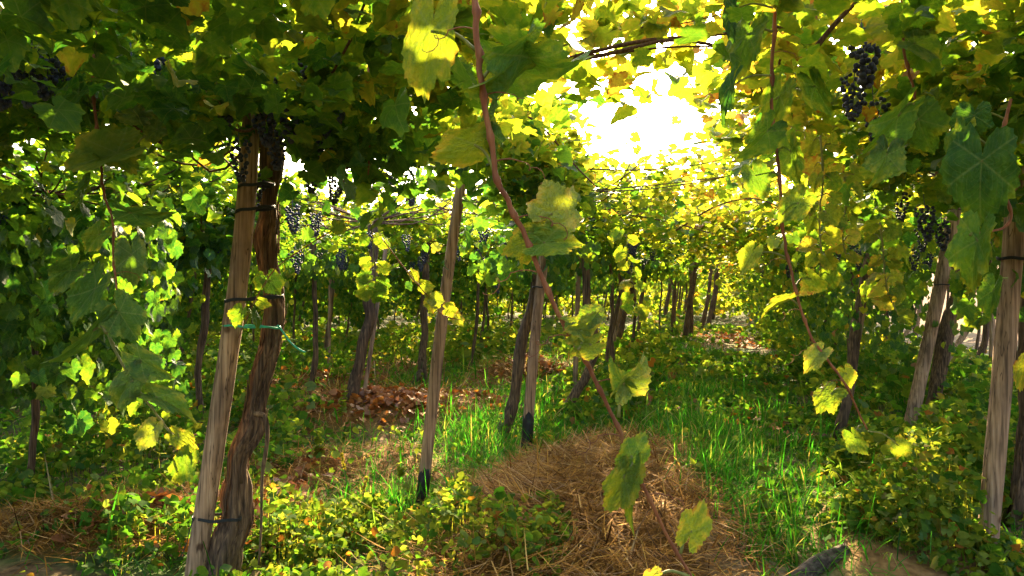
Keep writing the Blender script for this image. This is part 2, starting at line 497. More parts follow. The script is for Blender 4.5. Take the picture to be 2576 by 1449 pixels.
def leaf_template(n_out, rings, seed, lobes=LOBES, teeth=0.06, curl=1.0, petiole=True):
    r_ = np.random.default_rng(seed)
    th = np.linspace(-np.pi, np.pi, n_out, endpoint=False) + (np.pi / n_out if n_out < 12 else 0)
    ctl = lobes[:, 1] * (1 + r_.normal(0, .05, len(lobes)))
    ctl2 = lobes[:, 1] * (1 + r_.normal(0, .05, len(lobes))); ctl2[0] = ctl[0]; ctl2[-1] = ctl[-1]
    deg = np.degrees(np.abs(th))
    rr = np.where(th >= 0, np.interp(deg, lobes[:, 0], ctl), np.interp(deg, lobes[:, 0], ctl2))
    if n_out >= 20:
        tw = np.where(np.arange(n_out) % 2 == 0, 1.0, -1.0) * teeth * r_.uniform(.4, 1.3, n_out)
        rr = rr * (1 + tw)
    V = [(0, 0, 0)]; ed = [0.0]
    for k in range(1, rings + 1):
        f = (k / rings) ** 0.85
        fr = f if k < rings else 1.0
        for t, q in zip(th, rr):
            qq = q if k == rings else q * (0.93 if k > 1 else 0.95)
            V.append((math.sin(t) * qq * fr, math.cos(t) * qq * fr, 0)); ed.append(fr)
    V = np.array(V, float); uv = V[:, :2].copy(); ed = np.array(ed)
    T = []
    for j in range(n_out):
        k = (j + 1) % n_out
        T.append((0, 1 + k, 1 + j))
        for q in range(rings - 1):
            o0, o1 = 1 + q * n_out, 1 + (q + 1) * n_out
            T.append((o0 + j, o0 + k, o1 + k)); T.append((o0 + j, o1 + k, o1 + j))
    x, y = V[:, 0], V[:, 1]
    rad = np.hypot(x, y); ang = np.arctan2(x, y)
    fold = r_.uniform(-.05, .5) * curl; cup = r_.uniform(-.35, .18) * curl; droop = r_.uniform(.05, .5) * curl
    z = fold * np.abs(x) + cup * rad ** 2 - droop * np.clip(y, 0, 2) ** 2
    z += r_.uniform(.03, .10) * curl * np.sin(ang * r_.integers(3, 6) + r_.uniform(0, 6)) * rad ** 1.5
    z += r_.uniform(.02, .06) * curl * np.sin(ang * r_.integers(8, 12) + r_.uniform(0, 6)) * rad ** 2
    z += r_.normal(0, .2) * curl * x * np.abs(x)
    # ribs: blade arches up between the main veins
    d = np.min(np.abs(np.abs(ang)[:, None] - np.array([0, 1.0, 2.05])[None, :]), axis=1)
    z += 0.13 * curl * np.minimum(d, .5) * rad
    if rings > 3:                                 # close leaves: rolled rims and crinkles between the side veins
        z += .05 * np.sin(rad * 22 - d * 9) * np.clip(d * 3, 0, 1) * rad * .5
        z -= .35 * curl * np.clip(rad - .62, 0, 1) ** 2 * (1 + np.sin(ang * 2 + seed))
    V[:, 2] = z
    V[:, 0] *= 1 - 0.25 * min(abs(fold), .6)
    if petiole:
        n0 = len(V); w = .022
        P = np.array([(-w, 0, 0), (w, 0, 0), (-w, -.38, -.06), (w, -.38, -.06), (-w, -.7, -.25), (w, -.7, -.25)])
        V = np.vstack([V, P]); uv = np.vstack([uv, np.zeros((6, 2))]); ed = np.concatenate([ed, np.zeros(6)])
        T += [(n0, n0 + 1, n0 + 3), (n0, n0 + 3, n0 + 2), (n0 + 2, n0 + 3, n0 + 5), (n0 + 2, n0 + 5, n0 + 4)]
    return V, np.array(T), uv, ed


TPL = {
    'near': [leaf_template(30, 2, 100 + i, curl=1.15) for i in range(8)],
    'mid': [leaf_template(14, 1, 200 + i, curl=1.1) for i in range(6)],
    'far': [leaf_template(8, 1, 300 + i, petiole=False) for i in range(5)],
    'cover': [leaf_template(9, 1, 400 + i, lobes=ROUND, petiole=False) for i in range(6)],
    'weed': [leaf_template(12, 1, 500 + i, curl=.8, petiole=False) for i in range(6)],
}


def unit(a):
    return a / (np.linalg.norm(a, axis=-1, keepdims=True) + 1e-9)


def add_leaves(mb, lod, pos, nrm, tip, scale, age):
    """put one leaf per row of pos into the mesh builder"""
    n = len(pos)
    if n == 0: return
    tip = unit(tip - np.sum(tip * nrm, 1)[:, None] * nrm)
    xa = np.cross(tip, nrm)
    var = rng.integers(0, len(TPL[lod]), n)
    rnd = rng.random(n)
    for k, (V, T, uv, ed) in enumerate(TPL[lod]):
        m = np.nonzero(var == k)[0]
        if len(m) == 0: continue
        W = pos[m][:, None, :] + scale[m][:, None, None] * (V[None, :, 0:1] * xa[m][:, None, :] + V[None, :, 1:2] * tip[m][:, None, :] + V[None, :, 2:3] * nrm[m][:, None, :])
        nv = len(V)
        TT = (T[None] + (np.arange(len(m)) * nv)[:, None, None]).reshape(-1, 3)
        mb.add(W.reshape(-1, 3), TT, np.tile(uv, (len(m), 1)), age=np.repeat(age[m], nv), rnd=np.repeat(rnd[m], nv), edge=np.tile(ed, len(m)))


# ------------------------------------------------------------------ vines and posts named from the photo
# base ... upper points in photo units, width in photo units
TRUNKS = [
    ([(552, 1472), (578, 1360), (596, 1240), (606, 1130), (640, 1030), (654, 940), (682, 850), (690, 760), (668, 640), (672, 560), (684, 440), (700, 280)], 64, 'thick twisted old vine trunk tied to the pale front post by a green tie'),
    ([(885, 1005), (900, 930), (925, 820), (932, 740)], 30, 'dark leaning vine trunk beside a thin stake behind the reddish leaf heap'),
    ([(1065, 970), (1066, 880), (1070, 760)], 21, 'straight dark vine trunk with a leaning stump at its foot beyond the reddish leaf heap'),
    ([(795, 935), (820, 880), (832, 770)], 13, 'thin curved vine trunk in a grassy patch just right of the thick old trunk'),
    ([(1255, 1115), (1288, 1020), (1312, 880), (1345, 740)], 32, 'grey leaning vine trunk rising out of the grass behind the black footed post'),
    ([(1408, 1052), (1450, 985), (1488, 920), (1492, 850), (1478, 770)], 26, 'elbow bent vine trunk sprawling low behind the straw mound'),
    ([(1545, 905), (1565, 820), (1590, 720)], 17, 'slim vine trunk paired closely with a grey stake beyond the bent trunk'),
    ([(2110, 1105), (2142, 900), (2160, 780), (2195, 640)], 30, 'leaning vine trunk half hidden by yellow leaves between the alley and the grey post'),
    ([(2340, 1062), (2375, 880), (2400, 760), (2412, 650)], 40, 'dark rough vine trunk standing close behind the grey leaning post'),
    ([(2566, 1330), (2584, 1000), (2600, 600)], 48, 'dark vine trunk cut by the picture edge beside the cracked thick post'),
    ([(2438, 940), (2470, 890), (2482, 790)], 18, 'dark hooked vine trunk in front of the sunny earth bank'),
    ([(45, 1010), (65, 900), (84, 760)], 40, 'broad dark vine trunk deep in the shade at the far left'),
    ([(246, 985), (247, 880), (246, 760)], 26, 'upright dark vine trunk behind the large hanging leaf and thin grey stake'),
    ([(1180, 935), (1195, 850), (1202, 750)], 10, 'very thin vine trunk standing between two heaps of straw'),
    ([(2222, 900), (2232, 800), (2242, 700)], 13, 'thin vine trunk among weeds left of the grey leaning post'),
    ([(2092, 832), (2091, 740)], 13, 'short dark vine trunk against sunlit leaves right of the alley end'),
    ([(1600, 880), (1608, 800), (1618, 720)], 11, 'slender vine trunk just right of the paired trunk and stake'),
    ([(440, 818), (446, 700)], 15, 'dim vine trunk among leaves left of the pale front post'),
    ([(360, 872), (372, 720)], 13, 'dim vine trunk showing between the big hanging leaves and the pale post'),
    ([(1665, 836), (1680, 760), (1690, 700)], 12, 'first dark trunk of the leaning cluster at the alley end'),
    ([(1692, 843), (1698, 700)], 11, 'second dark trunk of the leaning cluster at the alley end'),
    ([(1722, 853), (1735, 760), (1746, 700)], 14, 'widest trunk of the leaning cluster at the alley end'),
    ([(1740, 846), (1737, 700)], 10, 'upright trunk crossing the widest one in the cluster at the alley end'),
    ([(1762, 833), (1778, 760), (1786, 700)], 11, 'slanting trunk right of the crossing pair at the alley end'),
    ([(1780, 826), (1794, 760), (1801, 700)], 11, 'slanting trunk before the last in the cluster at the alley end'),
    ([(1792, 803), (1806, 700)], 9, 'last small trunk of the cluster beside the straw path'),
]
POSTS = [
    ([(486, 1475), (600, 700), (634, 285)], (50, 42), None, 'pale smooth wooden post in front leaning beside the thick old trunk', 'post'),
    ([(1057, 1292), (1110, 820), (1162, 450)], (30, 25), 1186, 'leaning grey wooden post with black tarred foot standing in green grass', 'post'),
    ([(1322, 1152), (1345, 860), (1369, 640)], (27, 24), 1060, 'wooden post with black tarred foot beside the grey leaning vine trunk', 'post'),
    ([(1527, 915), (1556, 790), (1582, 670)], (17, 15), None, 'slim grey post paired with a vine trunk beyond the straw mound', 'post'),
    ([(2480, 1408), (2530, 850), (2568, 365)], (51, 45), None, 'thick cracked wooden post at the right side with a sunlit left edge', 'post'),
    ([(2285, 1096), (2350, 790), (2406, 505)], (34, 30), None, 'grey weathered post leaning against a dark vine trunk at the right', 'post'),
    ([(241, 1132), (232, 1000), (218, 835)], (16, 14), None, 'thin grey stake leaning left under the large hanging leaves', 'stake'),
    ([(914, 1002), (930, 900), (946, 790)], (11, 10), None, 'thin grey stake right beside a dark leaning trunk behind the reddish heap', 'stake'),
    ([(2122, 1062), (2142, 940), (2162, 830)], (17, 15), None, 'short grey stake close to the leaning trunk half hidden by yellow leaves', 'stake'),
    ([(1445, 1005), (1450, 850)], (13, 12), None, 'short grey stake standing in the crook of the elbow bent trunk', 'stake'),
    ([(2494, 942), (2497, 800)], (13, 12), None, 'upright grey stake in front of the sunny bank beside the hooked trunk', 'stake'),
    ([(2302, 862), (2318, 740)], (11, 10), None, 'thin stake at the vineyard edge left of the sunny bank', 'stake'),
    ([(827, 936), (829, 800)], (8, 8), None, 'very thin stake right of the curved trunk in the grassy patch', 'stake'),
]
BRACES = [
    ([(2412, 862), (2488, 745)], 15, 'slanted pole brace with a sunlit lower edge before the earth bank'),
    ([(2395, 800), (2475, 700)], 14, 'slanted pole brace half covered by a curled hanging leaf'),
    ([(2310, 800), (2372, 722)], 11, 'slanted pole brace behind the grey leaning post'),
]

VINES = []                                        # dict per vine: root, base, path, top
TIE_RIGHT = Vector((0.05, 0, 1)).normalized()


def finish_up(pts, ztop):
    """carry a trunk on to the height of the wires"""
    p, q = pts[-1], pts[-2]
    d = (p - q).normalized() * 0.6 + Vector((0, 0, 1)) * 0.4
    if p.z < ztop:
        k = (ztop - p.z) / max(d.z, .2)
        pts.append(p + d * k * 0.5 + Vector((0.01, 0.01, 0)))
        pts.append(p + d * k)
    return pts


def make_vine(pts, rad, label, group, detail, seed):
    base = Vector(pts[0])
    root = thing('grape_vine', label, 'grape vine', base, group)
    n = max(6, int(sum((Vector(b) - Vector(a)).length for a, b in zip(pts, pts[1:])) / (0.025 if detail > 1 else 0.07 if detail else 0.2)))
    path = smooth_path(pts, n)
    path[0, 2] -= 0.03
    f = np.linspace(0, 1, n)
    wob = (noise2(f * 9 + seed, f * 0 + seed * 1.7) - .5) * rad * 0.9
    if detail > 1: wob = wob + (noise2(f * 16 + seed, f * 0 + 5) - .5) * rad * .8
    path[:, 0] += wob * (f > 0.02); path[:, 1] += (noise2(f * 7, f * 0 + seed * 2.3) - .5) * rad
    r = rad * .84 * (1.08 - 0.22 * f) * (1 + 0.25 * np.exp(-f * 14)) * (1 + .12 * (noise2(f * 8, f * 0 + seed) - .5) * 2)
    r[f > .9] *= 1.25
    sides = 26 if detail > 1 else 12 if detail else 7
    if detail > 1: r = r * (1 + .30 * (noise2(f * 13, f * 0 + seed * 3) - .45))
    V, T = tube(path, r, sides, rough=.26 if detail > 1 else .16, ridge=.34 if detail > 1 else .20 if detail else .1, seed=seed)
    mb = MB(); mb.add(V, T)
    if detail > 1:                                # shredded strips of bark
        r_ = np.random.default_rng(seed)
        for _ in range(170):
            i0 = r_.integers(2, n - 14); ln = r_.integers(5, 12); a0 = r_.uniform(0, 6.28)
            seg = path[i0:i0 + ln].copy(); k = np.linspace(0, 1, ln)
            rr = r[i0:i0 + ln] * 1.04 + np.where(k > .5, (k - .5) * r_.uniform(0, .035), 0) + .001
            seg[:, 0] += np.cos(a0 + k * .25) * rr; seg[:, 1] += np.sin(a0 + k * .25) * rr
            v, t = tube(seg, r_.uniform(.0016, .0055) * (1 - .6 * k), 4); mb.add(v, t)
    mb.build('trunk', M_BARK, root)
    v = dict(root=root, base=base, top=Vector(path[-1]), xy=np.array([path[-1][0], path[-1][1]]), detail=detail, leaves=[], canes=MB(), d=base.y)
    VINES.append(v)
    return v


for i, (pp, w, lab) in enumerate(TRUNKS):
    p0, d = px_ground(*pp[0])
    pts = [p0] + [px(u, v, d + 0.02 * k) for k, (u, v) in enumerate(pp[1:], 1)]
    pts = finish_up(pts, 2.08)
    make_vine(pts, w * d / F / 2, lab, 'vines trained over the arbour rows', 2 if d < 5 else 1, i + 1)

EDGE = 0.70
ROW_NAMES = {-5: 'fourth', -4: 'third', -3: 'third', -2: 'second', -1: 'first'}
ROW_LABEL = {
    -5: 'vine trunk in the deep shade of the farthest left row',
    -4: 'vine trunk in the fourth row left of the grass alley',
    -3: 'vine trunk in the third row left of the grass alley',
    -2: 'slim vine trunk in the second leafy row left of the grass alley',
    -1: 'slim vine trunk in the first leafy row beyond the front post row',
    0: 'vine trunk standing in the post row left of the grass alley',
    1: 'leaf covered vine trunk in the row right of the grass alley',
    2: 'vine trunk in the open outermost row by the sunny bank',
}
explicit = np.array([v['xy'] for v in VINES])
ex_base = np.array([[v['base'].x, v['base'].y] for v in VINES])
rv = np.random.default_rng(21)
for k in range(-5, 3):
    s0 = ROW0 + PITCH * k
    for t in np.concatenate([np.arange(-2.0, 14, 2.1), np.arange(14, 46, 1.35 if k in (0, -1) else 2.1)]):
        s1, t1 = s0 + rv.normal(0, .10), t + rv.uniform(-.35, .35)
        x, y = xy(s1, t1)
        if y < 4.0 or y > 41 or abs(x) > EDGE * y + 1.2: continue
        if np.min(np.hypot(ex_base[:, 0] - x, ex_base[:, 1] - y)) < 1.15: continue
        if k == 0 and y < 9: continue
        if y > 22 and k < -3: continue
        lean = rv.uniform(.02, .16)
        z = gz(x, y)
        pts = [Vector((x, y, z)), Vector((x + lean * .3 + rv.normal(0, .05), y, z + .55)), Vector((x + lean + rv.normal(0, .05), y + .05, z + 1.25)), Vector((x + lean * 1.3, y + .1, z + 2.08))]
        make_vine(pts, rv.uniform(.028, .048) * (.85 if y > 14 else 1), ROW_LABEL[k] if y < 26 else ROW_LABEL[k] + ', far along', 'vines trained over the arbour rows', 1 if y < 12 else 0, int(rv.integers(50, 400)))

for pp, (w0, w1), tar, lab, cat in POSTS:
    p0, d = px_ground(*pp[0])
    pts = [p0] + [px(u, v, d + .015 * k) for k, (u, v) in enumerate(pp[1:], 1)]
    top = pts[-1]
    if top.z < 1.75: pts.append(top + (pts[-1] - pts[-2]).normalized() * (1.9 - top.z))
    elif cat == 'post': pts.append(top + (pts[-1] - pts[-2]).normalized() * .12)
    name = 'wooden_post' if cat == 'post' else 'wooden_stake'
    root = thing(name, lab, cat, p0, 'wooden posts and stakes of the arbour')
    L = sum((b - a).length for a, b in zip(pts, pts[1:]))
    n = max(10, int(L / .04))
    path = smooth_path(pts, n); path[0, 2] -= .05
    f = np.linspace(0, 1, n)
    r = (w0 * (1 - f) + w1 * f) * d / F / 2 * (1 + .05 * (noise2(f * 6 + d, f * 0) - .5))
    sides = 22 if d < 7 else 10
    if tar:
        zt = px(0, tar, d).z
        m = path[:, 2] < zt
        i = int(np.sum(m))
        v_, t_ = tube(path[i - 1:], r[i - 1:], sides, rough=.03, ridge=.05, seed=int(d * 10)); mb = MB(); mb.add(v_, t_); mb.build('shaft', M_POST, root)
        v_, t_ = tube(path[:i + 1], r[:i + 1] * 1.06, sides, rough=.05, ridge=.05, seed=int(d * 10))
        ring = slice(i * sides, (i + 1) * sides)
        v_[ring, 2] += (noise2(np.arange(sides) * .9 + d * 3, np.zeros(sides)) - .3) * .09; mb = MB(); mb.add(v_, t_); mb.build('tarred_foot', M_TAR, root)
    else:
        v_, t_ = tube(path, r, sides, rough=.03, ridge=.07, seed=int(d * 10)); mb = MB(); mb.add(v_, t_)
        mb.build('shaft', M_POST, root)

for pp, w, lab in BRACES:
    d = 13.5
    a, b = px(*pp[0], d), px(*pp[1], d)
    g = (b - a).normalized(); a = a - g * ((a.z - gz(a.x, a.y)) / g.z + .05) if a.z > gz(a.x, a.y) else a
    b = b + g * .9
    v_, t_ = tube(smooth_path([a, b], 16), w * d / F / 2, 10, rough=.04, seed=4)
    tag(obj('brace_pole', v_, t_, M_POST), lab, 'brace pole', 'slanted pole braces at the vineyard edge')

# a leaning stump and the grey log
p, d = px_ground(1025, 975)
v_, t_ = tube(smooth_path([p - Vector((0, 0, .03)), px(1045, 955, d), px(1062, 930, d + .05)], 10), [.07, .06, .055, .05, .05, .05, .045, .045, .04, .03], 10, rough=.2, ridge=.2, seed=9)
tag(obj('tree_stump', v_, t_, M_BARK), 'short leaning stump touching the straight dark trunk beyond the reddish heap', 'stump')
a, da = px_ground(1985, 1470)
b, db = px_ground(2125, 1385)
v_, t_ = tube(smooth_path([a - Vector((0, 0, .02)), (a + b) / 2 + Vector((0, 0, .01)), b], 18), np.linspace(.05, .035, 18), 14, rough=.12, ridge=.15, seed=12)
tag(obj('fallen_log', v_, t_, M_LOG), 'weathered grey log lying on bare earth below the leafy weeds', 'log')


# ------------------------------------------------------------------ foliage of the arbour
def clump(x, y):
    return np.clip(-0.35 + 2.5 * fbm(x * 0.8 + 3, y * 0.8), 0.10, 1.5)


def row_q(s):
    """distance from the nearest row, and which row"""
    k = np.round((s - ROW0) / PITCH)
    return np.abs(s - (ROW0 + PITCH * k)), k


def roof_density(x, y):
    s, t = st(x, y)
    q, k = row_q(s)
    alley = np.floor((s - ROW0) / PITCH)          # 0: the grass alley
    mid = ROW0 + PITCH * (alley + .5)
    mid = np.where(alley == 0, -0.49, mid + .15)
    g = np.abs(s - mid)
    half = np.where(alley == 0, np.where(y < 6.2, .30, .42), .42)
    gap = np.clip((g - half) / .35, 0, 1)
    low = np.where(alley == 0, np.where(y < 3.5, .6, np.where(y < 6.3, .015, np.where(y < 10, .6, .85))), np.where(y < 8.2, .08, .6))
    low = np.where((alley == -1) & (y < 5.4), .8, low)
    low = np.where((alley == -1) & (y > 8.2), .45, low)
    dn = low + (1 - low) * gap
    dn = dn * clump(x, y)
    dn = dn * np.where((s < -.7) & (y < 6.0), 2.6, np.where(y > 24, .85, 1.1)) * np.where((s > .75) & (y < 5.5), 2.6, 1.0)
    dn = dn * np.where(((x + 1.05) / 1.1) ** 2 + ((y - 6.6) / 2.5) ** 2 < 1, .05, 1)       # thin roof behind the front post
    dn = dn * np.where(s > ROW0 + PITCH * 2 + .9, 0, 1)
    return dn


def sample_roof(ymin, ymax, per_m2, edge=1.25):
    n = int((ymax - ymin) * (2 * edge * ymax + 6) * per_m2 * 2.6)
    y = rng.uniform(ymin, ymax, n); w = edge * np.abs(y) + 3.0
    x = rng.uniform(-1, 1, n) * (edge * ymax + 3)
    keep = (np.abs(x) < w) & (rng.random(n) * 2.6 < roof_density(x, y))
    x, y = x[keep], y[keep]
    s, _ = st(x, y)
    q, _ = row_q(s)
    n = len(x)
    z = 2.06 + .40 * (q / 1.6) ** .8 + rng.normal(0, .12, n)
    z = z + np.where((s < -.7) & (y < 5.2), .07, 0)
    u = rng.random(n)
    z = np.where(u < .12, z - rng.exponential(.13, n), z)
    z = np.where(u > .90, z + rng.exponential(.16, n), z)
    return np.stack([x, y, z], 1)


def sample_curtain():
    P = []
    for k in range(-6, 3):
        s0 = ROW0 + PITCH * k
        for (y0, y1, zl, den) in CURT.get(k, CURT[-3]):
            t0, t1 = (y0 + .25 * s0) / .968, (y1 + .25 * s0) / .968
            n = int((t1 - t0) * den * 1.25)
            if n <= 0: continue
            t = rng.uniform(t0, t1, n); s = s0 + rng.normal(0, .30, n)
            x, y = xy(s, t)
            top = 2.06
            cl = np.clip(fbm(t * 1.1 + k * 17, t * 0 + k) * 2 - .35, .05, 1.2)      # lengths vary along the row
            zz = top - (top - zl) * rng.random(n) ** .8 * np.clip(cl, .25, 1)
            cl = np.where((k == -1) & (y < 8.2), np.maximum(cl, .75), cl)
            keep = (rng.random(n) < cl) & (np.abs(x) < .85 * y + 2)
            P.append(np.stack([x, y, zz], 1)[keep])
    # loose hanging shoots that close the left side of the arbour
    n = 4200
    x, y, z = rng.uniform(-4.2, -1.75, n), rng.uniform(3.5, 6.8, n), 2.02 - 1.25 * rng.random(n) ** .8
    cl = fbm(x * 2.3 + 70, y * 2.3)
    keep = (rng.random(n) < np.clip(cl * 3.2 - 1.1, 0, 1)) & (x < -.42 * y + .02)
    P.append(np.stack([x, y, z], 1)[keep])
    return np.vstack(P)


CURT = {
    0: [(6.2, 9.5, 1.5, 110), (9, 20, 1.55, 110), (20, 42, 1.68, 80)],
    1: [(2.5, 5, 1.0, 170), (5, 9, .75, 220), (9, 20, .25, 230), (20, 42, .15, 150)],
    2: [(4, 10, 1.5, 60), (10, 30, 1.65, 60)],
    -1: [(3.5, 8.0, .45, 560), (8.0, 14, 1.25, 230), (14, 40, 1.2, 200)],
    -2: [(6, 12, .25, 460), (12, 40, .80, 330)],
    -3: [(8, 40, .15, 420)],
    -4: [(10, 34, .1, 380)],
    -5: [(14, 34, .1, 380)],
    -6: [(18, 34, .05, 420)],
}

pos = np.vstack([sample_roof(-4, 1.2, 120), sample_roof(1.2, 8, 390, 1.05), sample_roof(8, 18, 380, .80), sample_roof(18, 44, 150, .72), sample_curtain()])
# keep clear of the camera and of the sight past it
dist = np.sqrt(pos[:, 0] ** 2 + pos[:, 1] ** 2 + (pos[:, 2] - EYE) ** 2)
infront = (pos[:, 1] > .1) & (np.abs(pos[:, 0]) < .75 * pos[:, 1] + .2) & (np.abs(pos[:, 2] - EYE) < .45 * pos[:, 1] + .15)
# the front post and the old trunk stand free below the roof
uu = CU + pos[:, 0] / np.maximum(pos[:, 1], .1) * F; vv = CV - (pos[:, 2] - EYE) / np.maximum(pos[:, 1], .1) * F
bare_post = (pos[:, 1] > .5) & (pos[:, 1] < 3.75) & (np.abs(uu - (655 - (vv - 300) * .1)) < 85) & (vv > 270)
lean_post = (pos[:, 1] > 2) & (pos[:, 1] < 7.75) & (np.abs(uu - (2285 + (1096 - vv) * .205)) < 42) & (vv > 515)
pos = pos[(dist > 1.0) & ~(infront & (dist < 1.75)) & ~bare_post & ~lean_post]
n = len(pos)
s_, t_ = st(pos[:, 0], pos[:, 1])
# orientation: roof leaves lie roughly flat and lean to the sun; hanging ones face outward
low = np.clip((2.02 - pos[:, 2]) / .35, 0, 1)
az = rng.uniform(0, 2 * np.pi, n)
up = np.stack([rng.normal(0, .42, n) + .12 * sv.x, rng.normal(0, .42, n) + .25, np.ones(n)], 1)
side = np.stack([np.cos(az), np.sin(az), rng.uniform(-.1, .7, n)], 1)
nrm = unit(unit(up) * (1 - low)[:, None] + unit(side) * low[:, None])
az2 = rng.uniform(0, 2 * np.pi, n)
tip = np.stack([np.cos(az2), np.sin(az2), -.35 - 1.6 * low], 1)
right = np.clip((s_ + .6) / 1.0, 0, 1) * np.clip((2.0 - s_) / .8, 0, 1) * np.clip((pos[:, 1] - 1) / 2, 0, 1)
far = np.clip((pos[:, 1] - 6) / 14, 0, 1)
high = np.clip((pos[:, 2] - 2.0) / .5, 0, 1)
age = rng.normal(.29, .17, n) + .07 * right + .07 * far - .08 * low - .09 * np.clip(-.6 - s_, 0, 1) * (pos[:, 1] < 8) + .14 * high  # near left leaves coloured greener to stand for deep shade
age = age + np.where(rng.random(n) < .04, .35, 0) + .14 * np.clip(1.4 - np.abs(s_ + .45), 0, 1) * (pos[:, 2] > 2.1)  # stray old leaves; roof around the alley gap yellowed to imitate backlight
age = np.clip(age, .02, .97)
scale = rng.uniform(.042, .080, n) * np.where(pos[:, 1] > 18, 1.55, 1.0)
scale *= np.where(pos[:, 2] < 1.4, .9, 1.0) * np.where(pos[:, 1] < 3.2, .86, 1.0)

# each leaf belongs to the vine it most likely grows on
VXY = np.array([v['xy'] for v in VINES])
VS, VT = st(VXY[:, 0], VXY[:, 1])
owner = np.empty(n, int)
for i0 in range(0, n, 20000):
    sl = slice(i0, i0 + 20000)
    dd = ((s_[sl, None] - VS[None]) / 1.0) ** 2 + ((t_[sl, None] - VT[None]) / .9) ** 2
    dd += rng.random(dd.shape) * .5
    owner[sl] = np.argmin(dd, 1)

for vi, v in enumerate(VINES):
    m = owner == vi
    if not m.any(): continue
    mb = MB()
    P, D = pos[m], pos[m][:, 1]
    for lod, sel in (('near', (D < 6.5) & (D > 1)), ('mid', ((D >= 6.5) & (D < 18)) | (D <= 1)), ('far', D >= 18)):
        q = np.nonzero(sel)[0]
        add_leaves(mb, lod, P[q], nrm[m][q], tip[m][q], scale[m][q], age[m][q])
    mb.build('foliage', M_LEAF if v['d'] < 12 else M_LEAF_FAR, v['root'])
    # canes fanning out over the roof
    r_ = np.random.default_rng(vi + 900)
    cb = v['canes']
    top = v['top']
    ts, tt = st(top.x, top.y)
    ncane = 20 if v['d'] < 9 else 9 if v['d'] < 20 else 4
    for c in range(ncane):
        sg = 1 if c % 2 else -1
        reach = r_.uniform(.7, 1.45)
        dt = r_.normal(0, .7)
        pts = [top]
        for f in (.35, .7, 1.0):
            x, y = xy(ts + sg * reach * f, tt + dt * f ** .7)
            pts.append(Vector((x, y, 2.05 + .36 * f + r_.normal(0, .09))))
        if min((Vector(q) - Vector((0, 0, EYE))).length for q in pts) < .9: continue
        vv, tr = tube(smooth_path(pts, 12), np.linspace(.0085, .0035, 12) * (1.0 if v['d'] < 12 else 1.3), 5)
        cb.add(vv, tr)


# ------------------------------------------------------------------ grapes
def ico(level):
    import bmesh
    bm = bmesh.new(); bmesh.ops.create_icosphere(bm, subdivisions=level, radius=1)
    V = np.array([v.co[:] for v in bm.verts]); bm.faces.ensure_lookup_table()
    T = np.array([[v.index for v in f.verts] for f in bm.faces]); bm.free()
    return V, T


ICO = ico(2)


def bunch_mesh(seed, n=52):
    r_ = np.random.default_rng(seed); mb = MB()
    for i in range(n):
        f = (i + .5) / n
        w = .048 * (1 - f) ** .6 * (.6 + .4 * min(1, f * 8)) + .006
        a = i * 2.4 + r_.normal(0, .3)
        c = np.array([math.cos(a) * w * r_.uniform(.55, 1.05), math.sin(a) * w * r_.uniform(.55, 1.05), -.03 - f * .17 + r_.normal(0, .004)])
        mb.add(ICO[0] * r_.uniform(.0078, .0100) + c, ICO[1])
    v, t = tube(np.array([(0, 0, .03), (0, 0, -.05), (.003, 0, -.15)]), .002, 4); mb.add(v, t)
    V = np.vstack(mb.V); T = np.vstack(mb.T)
    me = mesh_from('grape_bunch', V, T); me.materials.append(M_GRAPE)
    return me


BUNCH = [bunch_mesh(s, n) for s, n in ((1, 52), (2, 60), (3, 40), (4, 66))]


def hang_bunch(p, sc=1.0):
    d = np.hypot(VXY[:, 0] - p.x, VXY[:, 1] - p.y)
    v = VINES[int(np.argmin(d))]
    o = bpy.data.objects.new('grape_bunch', random.choice(BUNCH))
    COL.objects.link(o); o.parent = v['root']
    o.location = p - v['root'].location
    o.rotation_euler = (random.uniform(-.1, .1), random.uniform(-.1, .1), random.uniform(0, 6.28))
    o.scale = (sc,) * 3


for (u, v, d) in [(710, 130, 2.9), (745, 215, 3.1), (690, 315, 3.3), (805, 290, 3.4), (850, 170, 3.2), (935, 425, 5.2), (1030, 435, 5.4), (985, 380, 4.6), (735, 505, 5.6),
                  (792, 525, 5.5), (742, 620, 6.2), (80, 115, 2.8), (130, 95, 2.9), (12, 130, 2.9), (165, 150, 3.0), (500, 120, 2.9), (640, 420, 3.9), (850, 420, 4.2), (660, 230, 3.1), (780, 380, 3.8), (330, 130, 2.9), (2165, 40, 2.6), (2150, 170, 3.0), (2195, 230, 3.2),
                  (560, 170, 3.1), (600, 330, 3.6), (880, 330, 4.0), (1055, 330, 4.4), (420, 90, 2.9), (770, 60, 2.7), (940, 80, 3.2), (2320, 560, 5.5), (2270, 470, 5.0), (2300, 610, 6.0),
                  (1225, 640, 9.0), (1150, 610, 9.5), (960, 690, 11), (1250, 700, 10), (1120, 690, 11), (1060, 640, 10), (870, 640, 10)]:
    hang_bunch(px(u, v, d), random.uniform(.9, 1.15))
for v in VINES:
    if 4 < v['d'] < 16:
        for _ in range(4):
            s1, t1 = st(v['top'].x, v['top'].y)
            x, y = xy(s1 + random.uniform(-.9, .9), t1 + random.uniform(-.8, .8))
            hang_bunch(Vector((x, y, 1.88 + random.uniform(-.1, .12))), random.uniform(.9, 1.1))


# arching canes seen against the sky
def near_vine(p):
    return VINES[int(np.argmin(np.hypot(VXY[:, 0] - p.x, VXY[:, 1] - p.y)))]


